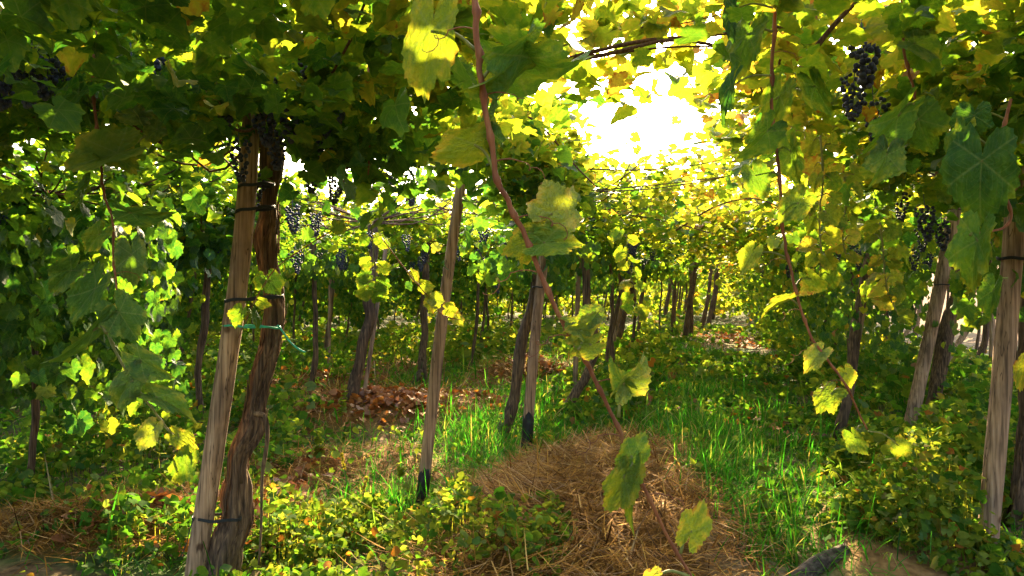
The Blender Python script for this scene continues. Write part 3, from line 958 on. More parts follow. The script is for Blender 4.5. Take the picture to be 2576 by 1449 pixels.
for pts, d0, d1, r0 in [
    ([(1380, 165), (1500, 128), (1640, 100), (1760, 92), (1900, 75)], 2.6, 2.8, .0085), ([(1390, 160), (1520, 138), (1600, 118), (1680, 102), (1790, 112), (1850, 135)], 2.65, 2.7, .0078),
    ([(1400, 150), (1560, 132), (1700, 118), (1860, 118)], 2.7, 2.9, .005), ([(1400, 120), (1560, 75), (1700, 62), (1880, 20)], 2.6, 2.8, .003),
    ([(1480, 425), (1600, 428), (1720, 420), (1850, 395)], 5.2, 5.4, .0055), ([(1370, 480), (1500, 478), (1680, 462), (1860, 440)], 5.6, 6.0, .006), ([(1500, 482), (1640, 475), (1800, 450), (1950, 420)], 6.0, 6.2, .0055),
    ([(1240, 290), (1340, 300), (1450, 420), (1500, 470)], 4.4, 4.8, .007), ([(1820, 50), (1990, 80), (1960, 160), (2000, 200)], 2.6, 2.9, .006), ([(2005, 190), (2060, 110), (2110, 50), (2160, 0)], 2.5, 2.4, .010),
    ([(950, 60), (1060, 150), (1150, 150), (1290, 210)], 3.2, 3.6, .009), ([(1450, 0), (1560, 130), (1640, 240), (1700, 350)], 3.3, 4.2, .0022), ([(480, 230), (620, 330), (760, 200), (900, 240)], 3.3, 3.6, .008),
    ([(1860, 60), (1890, 160), (1920, 250), (1900, 330)], 2.9, 3.2, .004), ([(1700, 580), (1800, 520), (1900, 500), (2000, 540)], 8, 7.5, .010), ([(1420, 560), (1560, 540), (1690, 560), (1800, 590)], 8, 9, .010)]:
    P = [px(u, v, d0 + (d1 - d0) * i / (len(pts) - 1)) for i, (u, v) in enumerate(pts)]
    vv, tr = tube(smooth_path(P, 24), np.linspace(r0, r0 * .6, 24), 6)
    near_vine(P[0])['canes'].add(vv, tr)
for v in VINES:
    if not v['canes'].empty():
        v['canes'].build('canes', M_OLDCANE, v['root'])


# ------------------------------------------------------------------ single hanging shoots with their leaves
def hero_leaf(parent, a, b, w, dz=0.0, roll=0.0, age=.5, seed=0, curl=1.0, stalk=None, mat=None):
    """one leaf: a blade base, b blade tip (world), w blade width in m, dz tip pushed towards (-) or away from (+) the viewer"""
    a = np.array(a, float); b = np.array(b, float) + np.array([0, dz, 0])
    V, T, uv, ed = leaf_template(56, 5, seed, teeth=.045, curl=curl, petiole=False)
    y = b - a; ln = np.linalg.norm(y); y = y / ln
    view = unit(np.array([0, 0, EYE]) - a)
    z = unit(view - (view @ y) * y)
    x = np.cross(y, z)
    z2 = z * math.cos(roll) + x * math.sin(roll); x2 = np.cross(y, z2)
    sx = w / 1.55
    sx *= .95
    W = a + (V[:, 0:1] * sx) * x2 + (V[:, 1:2] * ln) * y + (V[:, 2:3] * (sx + ln) / 2) * z2
    mb = MB()
    r_ = np.random.default_rng(seed + 77)
    mb.add(W, T, uv, age=np.full(len(V), age), rnd=np.full(len(V), r_.random()), edge=ed)
    o = mb.build('leaf', mat or M_HERO, parent)
    if stalk is not None:
        s = np.array(stalk, float)
        m = (s + a) / 2 + np.array([0, .004, .012])
        v, t = tube(smooth_path([s, m, a + y * .02 * ln], 9), np.linspace(.0026, .0018, 9) * max(1, ln / .09), 6)
        mb = MB(); mb.add(v, t); mb.build('leaf_stalk', M_GREENCANE, o)
    return o


M_HERO = leaf_material('vine_leaf_close', VINE_D, VINE_T, 0.34, veins=True, edge=0.34, bump=0.6)


def shoot(label, pts, r0, r1, leaves, mat=None, group='single vine shoots hanging from the arbour', knots=True):
    """pts: (u, v, depth); leaves: dict(a, b, w, ...) in photo units at depth d"""
    P = [px(*p) for p in pts]
    root = thing('vine_shoot', label, 'vine shoot', P[0], group)
    n = 10 * len(P)
    path = smooth_path(P, n)
    r = np.linspace(r0, r1, n)
    if knots:
        for k in range(8, n - 4, 9): r[k] *= 1.55; r[k - 1] *= 1.2; r[k + 1] *= 1.2
    path[:, 0] += (noise2(np.arange(n) * .35, np.zeros(n) + r0 * 999) - .5) * r0 * 1.2
    v, t = tube(path, r, 10, rough=.06, seed=3)
    mb = MB(); mb.add(v, t); mb.build('cane', mat or M_CANE, root)
    if r0 > .0045:                                # tendrils at some nodes
        r_ = np.random.default_rng(int(r0 * 1e5) + len(P))
        for k in range(12, n - 6, 14):
            q = np.linspace(0, 1, 30); sg = r_.choice([-1, 1]); tl = r_.uniform(.05, .10)
            cur = np.where(q > .55, (q - .55) * 26, 0); rad_ = .007 * np.clip((q - .5) * 4, 0, 1)
            T3 = np.stack([path[k, 0] + sg * tl * q + rad_ * np.sin(cur), path[k, 1] + r_.uniform(-.02, .02) * q, path[k, 2] + tl * (.5 * q - .9 * q ** 2) + rad_ * np.cos(cur)], 1)
            v, t = tube(T3, np.linspace(.0011, .0006, 30), 5); mb = MB(); mb.add(v, t); mb.build('tendril', M_CANE, root)
    for i, lf in enumerate(leaves):
        d = lf.get('d', 1.15)
        hero_leaf(root, px(*lf['a'], d), px(*lf['b'], d), lf['w'] * d / F, lf.get('dz', 0), lf.get('roll', 0), lf.get('age', .5), lf.get('seed', i * 13 + int(P[0].x * 100) % 50), lf.get('curl', 1.0) * 1.35,
                  px(*lf['s'], lf.get('sd', d)) if 's' in lf else None)
    return root


shoot('long reddish cane with yellowing leaves crossing in front of everything from top to bottom',
      [(1195, -60, 1.10), (1198, 60, 1.10), (1210, 190, 1.11), (1228, 310, 1.12), (1250, 440, 1.13), (1298, 545, 1.14), (1340, 640, 1.15), (1400, 780, 1.16), (1460, 880, 1.17), (1500, 965, 1.18), (1552, 1070, 1.19),
       (1600, 1175, 1.20), (1655, 1300, 1.21), (1745, 1460, 1.22)], .0046, .0022,
      [dict(a=(1085, 75), b=(1045, 250), w=165, s=(1200, 130), roll=.4, age=0.52, seed=4, curl=.9, dz=.02),
       dict(a=(1300, 135), b=(1448, 228), w=200, s=(1212, 200), roll=.75, age=.34, seed=9, curl=1.5, dz=.03),
       dict(a=(1310, 140), b=(1218, 268), w=165, roll=-.9, age=.30, seed=12, curl=1.5, dz=-.03, d=1.12),
       dict(a=(1195, 362), b=(1078, 412), w=118, s=(1252, 455), roll=-.3, age=0.56, seed=15, curl=.9),
       dict(a=(1225, 300), b=(1212, 405), w=70, s=(1230, 320), roll=1.0, age=0.28, seed=17),
       dict(a=(1388, 538), b=(1455, 478), w=150, s=(1322, 605), roll=.5, age=0.56, seed=21, curl=.8),
       dict(a=(1345, 600), b=(1258, 632), w=92, s=(1330, 600), roll=.2, age=0.52, seed=25),
       dict(a=(1368, 612), b=(1472, 600), w=100, s=(1335, 605), roll=-.4, age=0.48, seed=29),
       dict(a=(1455, 832), b=(1420, 790), w=70, roll=.9, age=0.50, seed=30, s=(1430, 835)),
       dict(a=(1460, 830), b=(1535, 800), w=95, s=(1432, 838), roll=.7, age=0.54, seed=33),
       dict(a=(1485, 800), b=(1515, 765), w=70, roll=-.3, age=0.40, seed=35),
       dict(a=(1488, 868), b=(1432, 895), w=58, s=(1455, 880), roll=-.2, age=0.56, seed=37),
       dict(a=(1570, 962), b=(1642, 900), w=88, s=(1556, 1050), roll=.9, age=0.50, seed=41, curl=1.2),
       dict(a=(1570, 962), b=(1520, 925), w=61, s=(1556, 1045), roll=-.9, age=0.42, seed=43, curl=1.1),
       dict(a=(1588, 1152), b=(1628, 1088), w=80, s=(1590, 1180), roll=.1, age=0.40, seed=45),
       dict(a=(1570, 1200), b=(1525, 1290), w=92, s=(1590, 1175), roll=-.2, age=0.52, seed=49, curl=.9),
       dict(a=(1606, 1215), b=(1568, 1345), w=54, s=(1598, 1178), roll=.9, age=0.46, seed=53),
       dict(a=(1740, 1338), b=(1772, 1262), w=86, s=(1712, 1392), roll=.1, age=0.62, seed=57, curl=.8),
       dict(a=(1628, 1470), b=(1660, 1425), w=61, s=(1735, 1450), roll=.4, age=0.64, seed=59)])

shoot('thin shoot with large pale leaves reaching left across the dark arbour',
      [(690, 130, 2.9), (640, 200, 2.85), (590, 215, 2.8), (520, 228, 2.75), (460, 262, 2.7), (400, 312, 2.65), (340, 362, 2.6), (295, 392, 2.55)], .005, .003,
      [dict(a=(540, 160), b=(468, 200), w=70, d=2.7, s=(545, 225), age=0.38, roll=.3), dict(a=(600, 98), b=(520, 118), w=70, d=2.7, s=(530, 160), age=0.34, roll=-.4),
       dict(a=(455, 190), b=(500, 245), w=100, d=2.7, s=(520, 230), age=0.32, roll=.2), dict(a=(560, 195), b=(640, 188), w=95, d=2.75, s=(540, 215), age=0.28, roll=-.2),
       dict(a=(590, 228), b=(645, 285), w=80, d=2.75, s=(560, 225), age=0.26, roll=.2), dict(a=(345, 290), b=(262, 275), w=62, d=2.6, s=(395, 315), age=0.50, roll=.1),
       dict(a=(350, 295), b=(330, 250), w=40, d=2.6, age=.5, roll=.8), dict(a=(385, 260), b=(372, 310), w=58, d=2.62, s=(430, 285), age=0.46, roll=.2),
       dict(a=(455, 250), b=(490, 310), w=78, d=2.65, s=(470, 255), age=0.38, roll=-.3), dict(a=(420, 300), b=(455, 352), w=70, d=2.62, s=(430, 290), age=0.46, roll=.1),
       dict(a=(395, 325), b=(348, 348), w=62, d=2.6, s=(400, 312), age=0.48, roll=.3), dict(a=(295, 345), b=(270, 392), w=90, d=2.55, s=(330, 372), age=0.52, roll=-.2),
       dict(a=(295, 385), b=(170, 430), w=120, d=2.5, age=0.46, roll=.5, dz=-.04), dict(a=(290, 388), b=(345, 420), w=100, d=2.55, age=0.40, roll=-.4, dz=-.03)], M_GREENCANE)

shoot('dark red cane dropping straight down at the far left into broad green leaves',
      [(240, 50, 2.6), (238, 130, 2.6), (233, 220, 2.6), (242, 310, 2.6), (252, 400, 2.55), (262, 490, 2.5), (285, 560, 2.45), (285, 650, 2.4), (300, 760, 2.35)], .0055, .003,
      [dict(a=(330, 535), b=(418, 560), w=59, d=2.45, s=(285, 555), age=0.24, roll=.6), dict(a=(250, 590), b=(205, 640), w=65, d=2.4, s=(285, 580), age=0.42, roll=.3),
       dict(a=(330, 640), b=(330, 720), w=92, d=2.4, s=(285, 650), age=0.27, roll=.1), dict(a=(220, 470), b=(190, 520), w=58, d=2.5, s=(258, 470), age=0.17, roll=.9),
       dict(a=(200, 230), b=(140, 290), w=77, d=2.6, s=(235, 270), age=0.20, roll=.5), dict(a=(300, 160), b=(380, 190), w=69, d=2.6, s=(238, 200), age=0.32, roll=-.3),
       dict(a=(180, 680), b=(110, 740), w=80, d=2.4, s=(287, 700), age=0.17, roll=.2)])

shoot('low shoot with very broad drooping green leaves in front of the left row',
      [(215, 690, 2.3), (235, 760, 2.25), (270, 840, 2.2), (320, 935, 2.2), (370, 1010, 2.2), (430, 1090, 2.25), (470, 1150, 2.3)], .004, .003,
      [dict(a=(240, 725), b=(172, 820), w=73, d=2.2, age=0.22, roll=.8, s=(235, 750)), dict(a=(300, 785), b=(345, 858), w=116, d=2.15, age=0.24, roll=.1, s=(262, 820)),
       dict(a=(235, 830), b=(160, 940), w=73, d=2.1, age=0.26, roll=-.7, s=(268, 838), dz=-.05), dict(a=(355, 905), b=(430, 960), w=84, d=2.15, age=0.32, roll=.5, s=(320, 935)),
       dict(a=(330, 960), b=(262, 1040), w=80, d=2.15, age=0.28, roll=.2, s=(335, 960)), dict(a=(395, 1000), b=(490, 1035), w=65, d=2.2, age=0.36, roll=-.5, s=(362, 1000)),
       dict(a=(385, 1080), b=(350, 1135), w=61, d=2.2, age=0.54, roll=.2, s=(425, 1085)), dict(a=(450, 1100), b=(500, 1130), w=53, d=2.25, age=0.56, roll=-.2, s=(440, 1105)),
       dict(a=(470, 1160), b=(440, 1230), w=73, d=2.25, age=0.38, roll=.2)], M_GREENCANE)

shoot('brown cane with yellow leaves hanging down in front of the right row',
      [(1955, -40, 2.2), (1945, 120, 2.2), (1942, 260, 2.2), (1958, 420, 2.2), (1968, 560, 2.2), (1985, 660, 2.2), (2010, 760, 2.2), (2040, 845, 2.2), (2090, 915, 2.2), (2130, 975, 2.2), (2180, 1080, 2.25)], .0052, .0028,
      [dict(a=(1880, 85), b=(1840, 190), w=105, d=2.1, age=0.31, roll=.2, s=(1945, 80)), dict(a=(1850, 20), b=(1835, 110), w=75, d=2.0, age=0.00, roll=.9, s=(1945, 20)),
       dict(a=(1840, 215), b=(1805, 310), w=56, d=2.0, age=0.05, roll=.8, s=(1940, 190)), dict(a=(1960, 240), b=(1930, 330), w=90, d=2.2, age=0.41, roll=.1),
       dict(a=(2050, 215), b=(2090, 290), w=79, d=2.2, age=0.35, roll=.2, s=(1950, 250)), dict(a=(1930, 330), b=(1880, 400), w=98, d=2.1, age=0.27, roll=-.5, s=(1950, 330)),
       dict(a=(1990, 380), b=(2005, 470), w=75, d=2.2, age=0.37, roll=.3, s=(1955, 380)), dict(a=(1900, 440), b=(1930, 500), w=82, d=2.15, age=0.31, roll=-.2, s=(1960, 440)),
       dict(a=(2010, 510), b=(1960, 560), w=82, d=2.15, age=0.43, roll=.1, s=(1968, 540)), dict(a=(1890, 640), b=(1862, 690), w=60, d=2.2, age=0.51, roll=.1, s=(1985, 650)),
       dict(a=(1975, 760), b=(1908, 785), w=41, d=2.2, age=0.57, roll=.8, s=(2010, 770)), dict(a=(2040, 700), b=(2080, 740), w=63, d=2.2, age=0.45, roll=.2, s=(2000, 720)),
       dict(a=(2060, 890), b=(2020, 930), w=60, d=2.2, age=0.53, roll=.2, s=(2080, 905)), dict(a=(2130, 940), b=(2150, 980), w=46, d=2.2, age=0.59, roll=-.3, s=(2115, 955)),
       dict(a=(2090, 990), b=(2050, 1030), w=75, d=2.2, age=0.45, roll=.4, s=(2130, 985)), dict(a=(2150, 1100), b=(2180, 1150), w=60, d=2.25, age=0.41, roll=.3, s=(2170, 1070)),
       dict(a=(2260, 1120), b=(2290, 1160), w=56, d=2.3, age=0.51, roll=.3, s=(2185, 1085))])

shoot('thin reddish cane among dusty leaves between the alley and the thick right post',
      [(2270, -20, 2.3), (2275, 130, 2.3), (2300, 230, 2.3), (2310, 330, 2.35)], .0045, .003,
      [dict(a=(2290, 20), b=(2350, 80), w=150, d=2.2, age=0.24, roll=.2, s=(2275, 40)), dict(a=(2300, 110), b=(2380, 140), w=100, d=2.25, age=0.38, roll=-.3, s=(2275, 120)),
       dict(a=(2260, 290), b=(2180, 400), w=80, d=2.1, age=0.26, roll=-.9, s=(2300, 260)), dict(a=(2310, 300), b=(2335, 390), w=130, d=2.2, age=0.24, roll=.2, s=(2305, 280)),
       dict(a=(2230, 390), b=(2210, 470), w=95, d=2.1, age=0.32, roll=-.5, s=(2260, 350)), dict(a=(2240, 60), b=(2170, 90), w=70, d=2.3, age=0.60, roll=.3, s=(2272, 60))])

shoot('shoot carrying the largest dark green leaf against the thick right post',
      [(2545, 250, 1.9), (2520, 330, 1.88), (2490, 375, 1.86), (2540, 520, 1.85), (2530, 570, 1.85), (2450, 590, 1.82), (2410, 612, 1.8)], .004, .002,
      [dict(a=(2470, 405), b=(2455, 560), w=195, d=1.8, age=0.12, roll=.15, s=(2500, 375), curl=.8, seed=61), dict(a=(2420, 340), b=(2385, 420), w=75, d=1.85, age=0.35, roll=.8, s=(2490, 370)),
       dict(a=(2460, 605), b=(2425, 730), w=120, d=1.78, age=0.32, roll=.35, s=(2440, 592), curl=1.1, seed=64), dict(a=(2500, 730), b=(2480, 800), w=60, d=1.9, age=0.25, roll=.4, s=(2535, 700)),
       dict(a=(2450, 290), b=(2440, 350), w=110, d=1.9, age=0.10, roll=.3, s=(2530, 300)), dict(a=(2585, 920), b=(2556, 985), w=60, d=1.7, age=0.64, roll=.3)])

for lab, pts, r0, ages, sd in [
    ('slender shoot with small yellow leaves dangling left of the dark trunk and grey post', [(2215, 560, 3.6), (2222, 640, 3.6), (2230, 720, 3.6), (2262, 800, 3.6)], .004, .55, 5),
    ('slender green shoot hanging in front of the dark trunk behind the reddish heap', [(935, 560, 4.2), (940, 640, 4.2), (945, 700, 4.2), (935, 760, 4.2)], .003, .40, 6),
    ('dark cane with dusty leaves dropping through the middle of the left canopy', [(930, 120, 3.4), (925, 230, 3.4), (932, 330, 3.4), (925, 440, 3.4)], .005, .24, 7),
    ('short cane with yellow leaves hanging beside the top of the slim paired post', [(1575, 590, 4.6), (1580, 660, 4.6), (1600, 740, 4.6), (1595, 800, 4.6)], .003, .42, 8),
    ('pale shoot with lit leaves hanging left of the cracked thick post', [(2065, 340, 3.0), (2070, 450, 3.0), (2062, 540, 3.0), (2066, 640, 3.0), (2060, 720, 3.0)], .004, .56, 9),
    ('hanging shoot with round yellow leaves over the start of the right row', [(2120, 420, 3.3), (2128, 500, 3.3), (2120, 580, 3.3), (2128, 650, 3.3)], .004, .60, 10),
    ('red tendril cane curling across the leaning grey post', [(960, 600, 3.9), (1030, 690, 3.9), (1080, 750, 3.9), (1110, 790, 3.9), (1160, 805, 3.9)], .003, .50, 11),
    ('long thin shoot slanting over the top of the thick old trunk', [(870, 560, 3.3), (770, 620, 3.3), (690, 680, 3.3), (640, 760, 3.3), (600, 850, 3.3)], .0025, .42, 12),
]:
    r_ = np.random.default_rng(sd)
    L = []
    d = pts[0][2]
    for i in range(len(pts) * 3):
        f = (i + .5) / (len(pts) * 3) * (len(pts) - 1)
        k = int(f); g = f - k
        u = pts[k][0] * (1 - g) + pts[k + 1][0] * g; v = pts[k][1] * (1 - g) + pts[k + 1][1] * g
        sg = 1 if i % 2 else -1
        if sd in (11, 12) and r_.random() < .55: continue
        ln = r_.uniform(62, 104) * 2.0 / d
        a = (u + sg * r_.uniform(20, 45) * 2 / d, v + r_.uniform(-25, 15))
        an = r_.uniform(-.3, 1.1)
        b = (a[0] + sg * ln * .6 * math.cos(an), a[1] + ln * .6 * math.sin(an) + 8)
        L.append(dict(a=a, b=b, w=ln * r_.uniform(.8, 1.15), d=d + r_.uniform(-.1, .1), age=float(np.clip(ages + r_.normal(0, .1), .05, .9)), roll=r_.normal(0, .5), s=(u, v), sd=d, seed=int(r_.integers(0, 5000))))
    shoot(lab, pts, r0, r0 * .6, L, M_CANE if sd in (7, 11, 12) else M_GREENCANE)


# ------------------------------------------------------------------ ties, wires
def wrap_tie(name, label, v, d, u0, u1, r, mat, tail=None, dv=0):
    P = []
    n = 40
    c0, c1 = px(u0, v, d), px(u1, v + dv, d)
    mid = (c0 + c1) / 2; half = (c1.x - c0.x) / 2
    for i in range(n + 1):
        a = i / n * 2 * math.pi
        P.append((mid.x + half * math.cos(a), d + math.sin(a) * .052, mid.z + (c1.z - c0.z) / 2 * math.cos(a) + .003 * math.sin(5 * a)))
    V, T = tube(np.array(P), r, 6, cap=False)
    mb = MB()
    for k in range(3 if r < .004 else 1):
        mb.add(V + np.array([0, 0, (k - 1) * r * 1.3 if r < .004 else 0]), T)
    if tail:
        vv, t2 = tube(smooth_path([px(*q, d - .055) for q in tail], 20), r * .9, 6); mb.add(vv, t2)
    tag(mb.build(name, mat), label, 'tie', 'ties binding vines to posts')


D1 = px_ground(486, 1475)[1]
D5 = px_ground(2480, 1408)[1]
D3 = px_ground(1322, 1152)[1]
D6 = px_ground(2285, 1096)[1]
wrap_tie('vine_tie', 'bright green plastic tie with a long loose end around post and trunk', 818, D1, 562, 704, .0055, M_GREENTIE, [(698, 818), (712, 835), (728, 858), (748, 876), (768, 886)], 6)
wrap_tie('vine_tie', 'black rubber tie low on the pale post near the ground', 1302, D1, 484, 606, .0032, M_RUBBER, [(490, 1300), (478, 1330), (470, 1365), (455, 1400)], 2)
wrap_tie('vine_tie', 'black rubber tie above the green tie on the pale post', 757, D1, 566, 712, .0034, M_RUBBER, None, -12)
wrap_tie('vine_tie', 'black rubber tie in the dark leaves, second from the top of the pale post', 534, D1, 592, 690, .0034, M_RUBBER, None, -14)
wrap_tie('vine_tie', 'topmost black rubber tie on the pale post under the dark canopy', 470, D1, 600, 690, .0034, M_RUBBER, None, -6)
wrap_tie('vine_tie', 'black tie around the thick cracked post', 650, D5, 2510, 2606, .0034, M_RUBBER)
wrap_tie('vine_tie', 'thin black tie joining the grey leaning post and dark trunk', 716, D6, 2348, 2425, .006, M_RUBBER)
wrap_tie('vine_tie', 'small black tie near the top of the post with tarred foot', 722, D3, 1340, 1378, .006, M_RUBBER)

for lab, pts, r in [
    ('thin trellis wire sagging slightly across the open sky', [(1000, 225, 4.3), (1450, 262, 4.5), (1700, 250, 4.6), (2400, 180, 4.8)], .0013),
    ('lowest thin trellis wire crossing the sky above far leaves', [(1000, 350, 5.6), (1450, 318, 5.8), (1700, 330, 5.9), (2400, 330, 6.0)], .0014),
    ('trellis wire running beside the arching canes overhead', [(1000, 70, 3.2), (1480, 110, 3.3), (1720, 55, 3.3), (2300, 40, 3.4)], .0013),
]:
    v_, t_ = tube(smooth_path([px(*p) for p in pts], 40), r, 5)
    tag(obj('trellis_wire', v_, t_, M_WIRE), lab, 'wire', 'trellis wires of the arbour')

# a piece of peeling dead vine hanging along the old trunk
v_, t_ = tube(smooth_path([px(640, 1040, D1 - .08), px(668, 1050, D1 - .1), px(672, 1110, D1 - .1), px(660, 1200, D1 - .08), px(658, 1300, D1 - .05), px(652, 1420, D1)], 40), np.linspace(.011, .006, 40), 7, rough=.25, ridge=.3, seed=6)
tag(obj('dead_vine_strip', v_, t_, M_BARK), 'strip of dead vine hanging down along the thick old trunk', 'dead vine')


# ------------------------------------------------------------------ straw, grass and weeds
def hset(n):
    return rng.uniform(0, 2 * np.pi, n)


def strips(n, x, y, z, head, length, width, lift, bend, segs):
    """flat bent strips; returns V (n, 2*(segs+1), 3) and triangles"""
    k = np.linspace(0, 1, segs + 1)
    dx, dy = np.cos(head), np.sin(head)
    ox, oy = -dy, dx
    L = length[:, None] * k
    hz = np.sin(lift)[:, None] * L - bend[:, None] * (k ** 2) * length[:, None]
    hx = np.cos(lift)[:, None] * L + bend[:, None] * .5 * k ** 2 * length[:, None]
    cx = x[:, None] + dx[:, None] * hx; cy_ = y[:, None] + dy[:, None] * hx; cz = z[:, None] + hz
    w = width[:, None] * np.clip(1.15 - k ** 2, .12, 1) * .5
    A = np.stack([cx + ox[:, None] * w, cy_ + oy[:, None] * w, cz], 2)
    B = np.stack([cx - ox[:, None] * w, cy_ - oy[:, None] * w, cz], 2)
    V = np.stack([A, B], 2).reshape(n, -1, 3)
    t = []
    for i in range(segs):
        a = 2 * i; t += [(a, a + 1, a + 3), (a, a + 3, a + 2)]
    T = (np.array(t)[None] + (np.arange(n) * V.shape[1])[:, None, None]).reshape(-1, 3)
    return V.reshape(-1, 3), T, V.shape[1]


# straw
mb = MB()
sx, sy, ss = [], [], []
for (cx, cyy, L, W, H, hd, sw) in MOUNDS:
    if sw == 0: continue
    area = math.pi * L * W * 2.2
    n = int(area * (3600 if cyy < 5.5 else 1100 if cyy < 9 else 420 if cyy < 15 else 150) * sw)
    a = math.radians(hd)
    rr = np.sqrt(rng.random(n)) * 1.45; an = hset(n)
    u, v = rr * np.cos(an) * L, rr * np.sin(an) * W
    x = cx + u * math.sin(a) + v * math.cos(a); y = cyy + u * math.cos(a) - v * math.sin(a)
    keep = rng.random(n) < np.clip(1.6 - rr, .1, 1) * np.clip(fbm(x * 3, y * 3) * 2.2 - .3, .15, 1)
    sx.append(x[keep]); sy.append(y[keep]); ss.append(np.where(y[keep] > 9, 1.8, 1.0))
x, y, sc = np.concatenate(sx), np.concatenate(sy), np.concatenate(ss)
n = len(x)
z = ground_z(x, y) + rng.uniform(.0, .06, n)
lay = fbm(x * 1.6 + 40, y * 1.6) * 9
V, T, nv = strips(n, x, y, z, np.where(rng.random(n) < .5, lay + rng.normal(0, .5, n), hset(n)), rng.uniform(.06, .26, n) * sc, rng.uniform(.0025, .0075, n) * sc, rng.normal(.08, .26, n), rng.normal(.08, .14, n), 3)
mb.add(V, T, age=np.repeat(np.clip(rng.normal(.52, .30, n), 0, 1), nv), rnd=np.repeat(rng.random(n), nv), edge=np.zeros(n * nv))
tag(mb.build('straw', M_STRAW), 'loose orange brown straw spread over the low mounds', 'straw', kind='stuff')

# dead leaves on the reddish heap and scattered around
mb = MB()
pp = []
for (cx, cyy, rx, ry, n) in [(-1.25, 8.1, .8, .55, 700), (-.3, 8.9, .4, .5, 220), (-1.5, 5.3, .35, .6, 120), (-2.0, 4.6, .7, .5, 70), (.5, 11.4, .7, .6, 260), (2.55, 3.9, .25, .3, 60), (3.7, 7.2, .8, 1.0, 300), (2.4, 8.6, .5, .7, 160),
                             (5.7, 21, .9, 2.5, 400), (-2.6, 11, 1.0, 1.6, 260), (-1.2, 4.6, .4, .5, 60)]:
    rr = np.abs(rng.normal(0, .62, n)); an = hset(n)
    pp.append(np.stack([cx + rr * np.cos(an) * rx, cyy + rr * np.sin(an) * ry], 1))
pp = np.vstack(pp); n = len(pp)
P = np.column_stack([pp, ground_z(pp[:, 0], pp[:, 1]) + rng.uniform(.01, .09, n)])
nr = unit(np.stack([rng.normal(0, .6, n), rng.normal(0, .6, n), np.ones(n)], 1)); az = hset(n)
add_leaves(mb, 'weed', P, nr, np.stack([np.cos(az), np.sin(az), 0 * az], 1), rng.uniform(.03, .065, n), np.clip(rng.normal(.45, .25, n), 0, 1))
tag(mb.build('fallen_leaves', M_DEAD), 'dry reddish brown vine leaves heaped on the mounds and scattered below the vines', 'fallen leaves', kind='stuff')

# grass: x, y, rx, ry, height, blades
mb = MB()
GR = [(-.30, 7.4, .62, 1.7, .36, 5200), (.35, 9.4, .55, 2.0, .32, 3000), (1.32, 5.4, .42, 1.5, .30, 5200), (1.75, 7.4, .55, 1.6, .30, 5200), (2.6, 10.5, .8, 3.0, .33, 7000), (4.0, 17, 1.0, 4, .3, 2400), (-1.35, 6.2, .65, 1.3, .22, 1300),
      (-.75, 5.0, .5, .9, .26, 1900), (-2.3, 11.5, 1.6, 2.6, .32, 3400), (5.2, 9.2, 1.4, 2.2, .32, 3600), (-3.4, 7.0, 1.2, 2.0, .28, 2200), (-5.5, 12, 3, 4, .35, 3000), (0.6, 14, 2.4, 3.5, .33, 3000), (1.15, 3.8, .35, .5, .2, 700),
      (3.0, 5.5, 1.2, 1.5, .28, 1600), (-1.6, 4.2, .9, .7, .18, 500), (-3, 17, 4, 5, .4, 3000), (6.2, 14, 1.6, 4, .3, 2200), (8, 22, 2, 6, .3, 1200), (.3, 6.2, .3, .5, .25, 500)]
G = []
for (cx, cyy, rx, ry, h, n) in GR:
    n = int(n * 1.7)
    rr = np.abs(rng.normal(0, .78, n)); an = hset(n)
    x = cx + rr * np.cos(an) * rx; y = cyy + rr * np.sin(an) * ry
    keep = rng.random(n) < np.clip(fbm(x * 2.2 + 11, y * 2.2) * 2.2 - .35, .08, 1)
    q = np.count_nonzero(keep)
    G.append(np.stack([x[keep], y[keep], h * np.exp(rng.normal(-.27, .36, q)), np.full(q, 1.0 if cyy < 8 else 1.4 if cyy < 12 else 2.2)], 1))
G = np.vstack(G)
_, stw, _ = mound_layers(G[:, 0], G[:, 1])
G = G[rng.random(len(G)) > stw * .93]
gs, _ = st(G[:, 0], G[:, 1])
G[:, 2] *= np.where((np.abs(gs - .1) < 1.0) & (G[:, 1] > 9), .6, 1)
n = len(G)
z = ground_z(G[:, 0], G[:, 1]) - .01
V, T, nv = strips(n, G[:, 0], G[:, 1], z, hset(n), G[:, 2], rng.uniform(.0035, .0105, n) * G[:, 3], rng.normal(1.05, .30, n), np.abs(rng.normal(.52, .32, n)), 5)
mb.add(V, T, age=np.repeat(np.clip(rng.normal(.45, .2, n) + (rng.random(n) < .09) * .5, 0, 1), nv), rnd=np.repeat(rng.random(n), nv), edge=np.zeros(n * nv))
tag(mb.build('grass', M_GRASS), 'tall bright green grass growing between the mounds and along the alley', 'grass', kind='stuff')

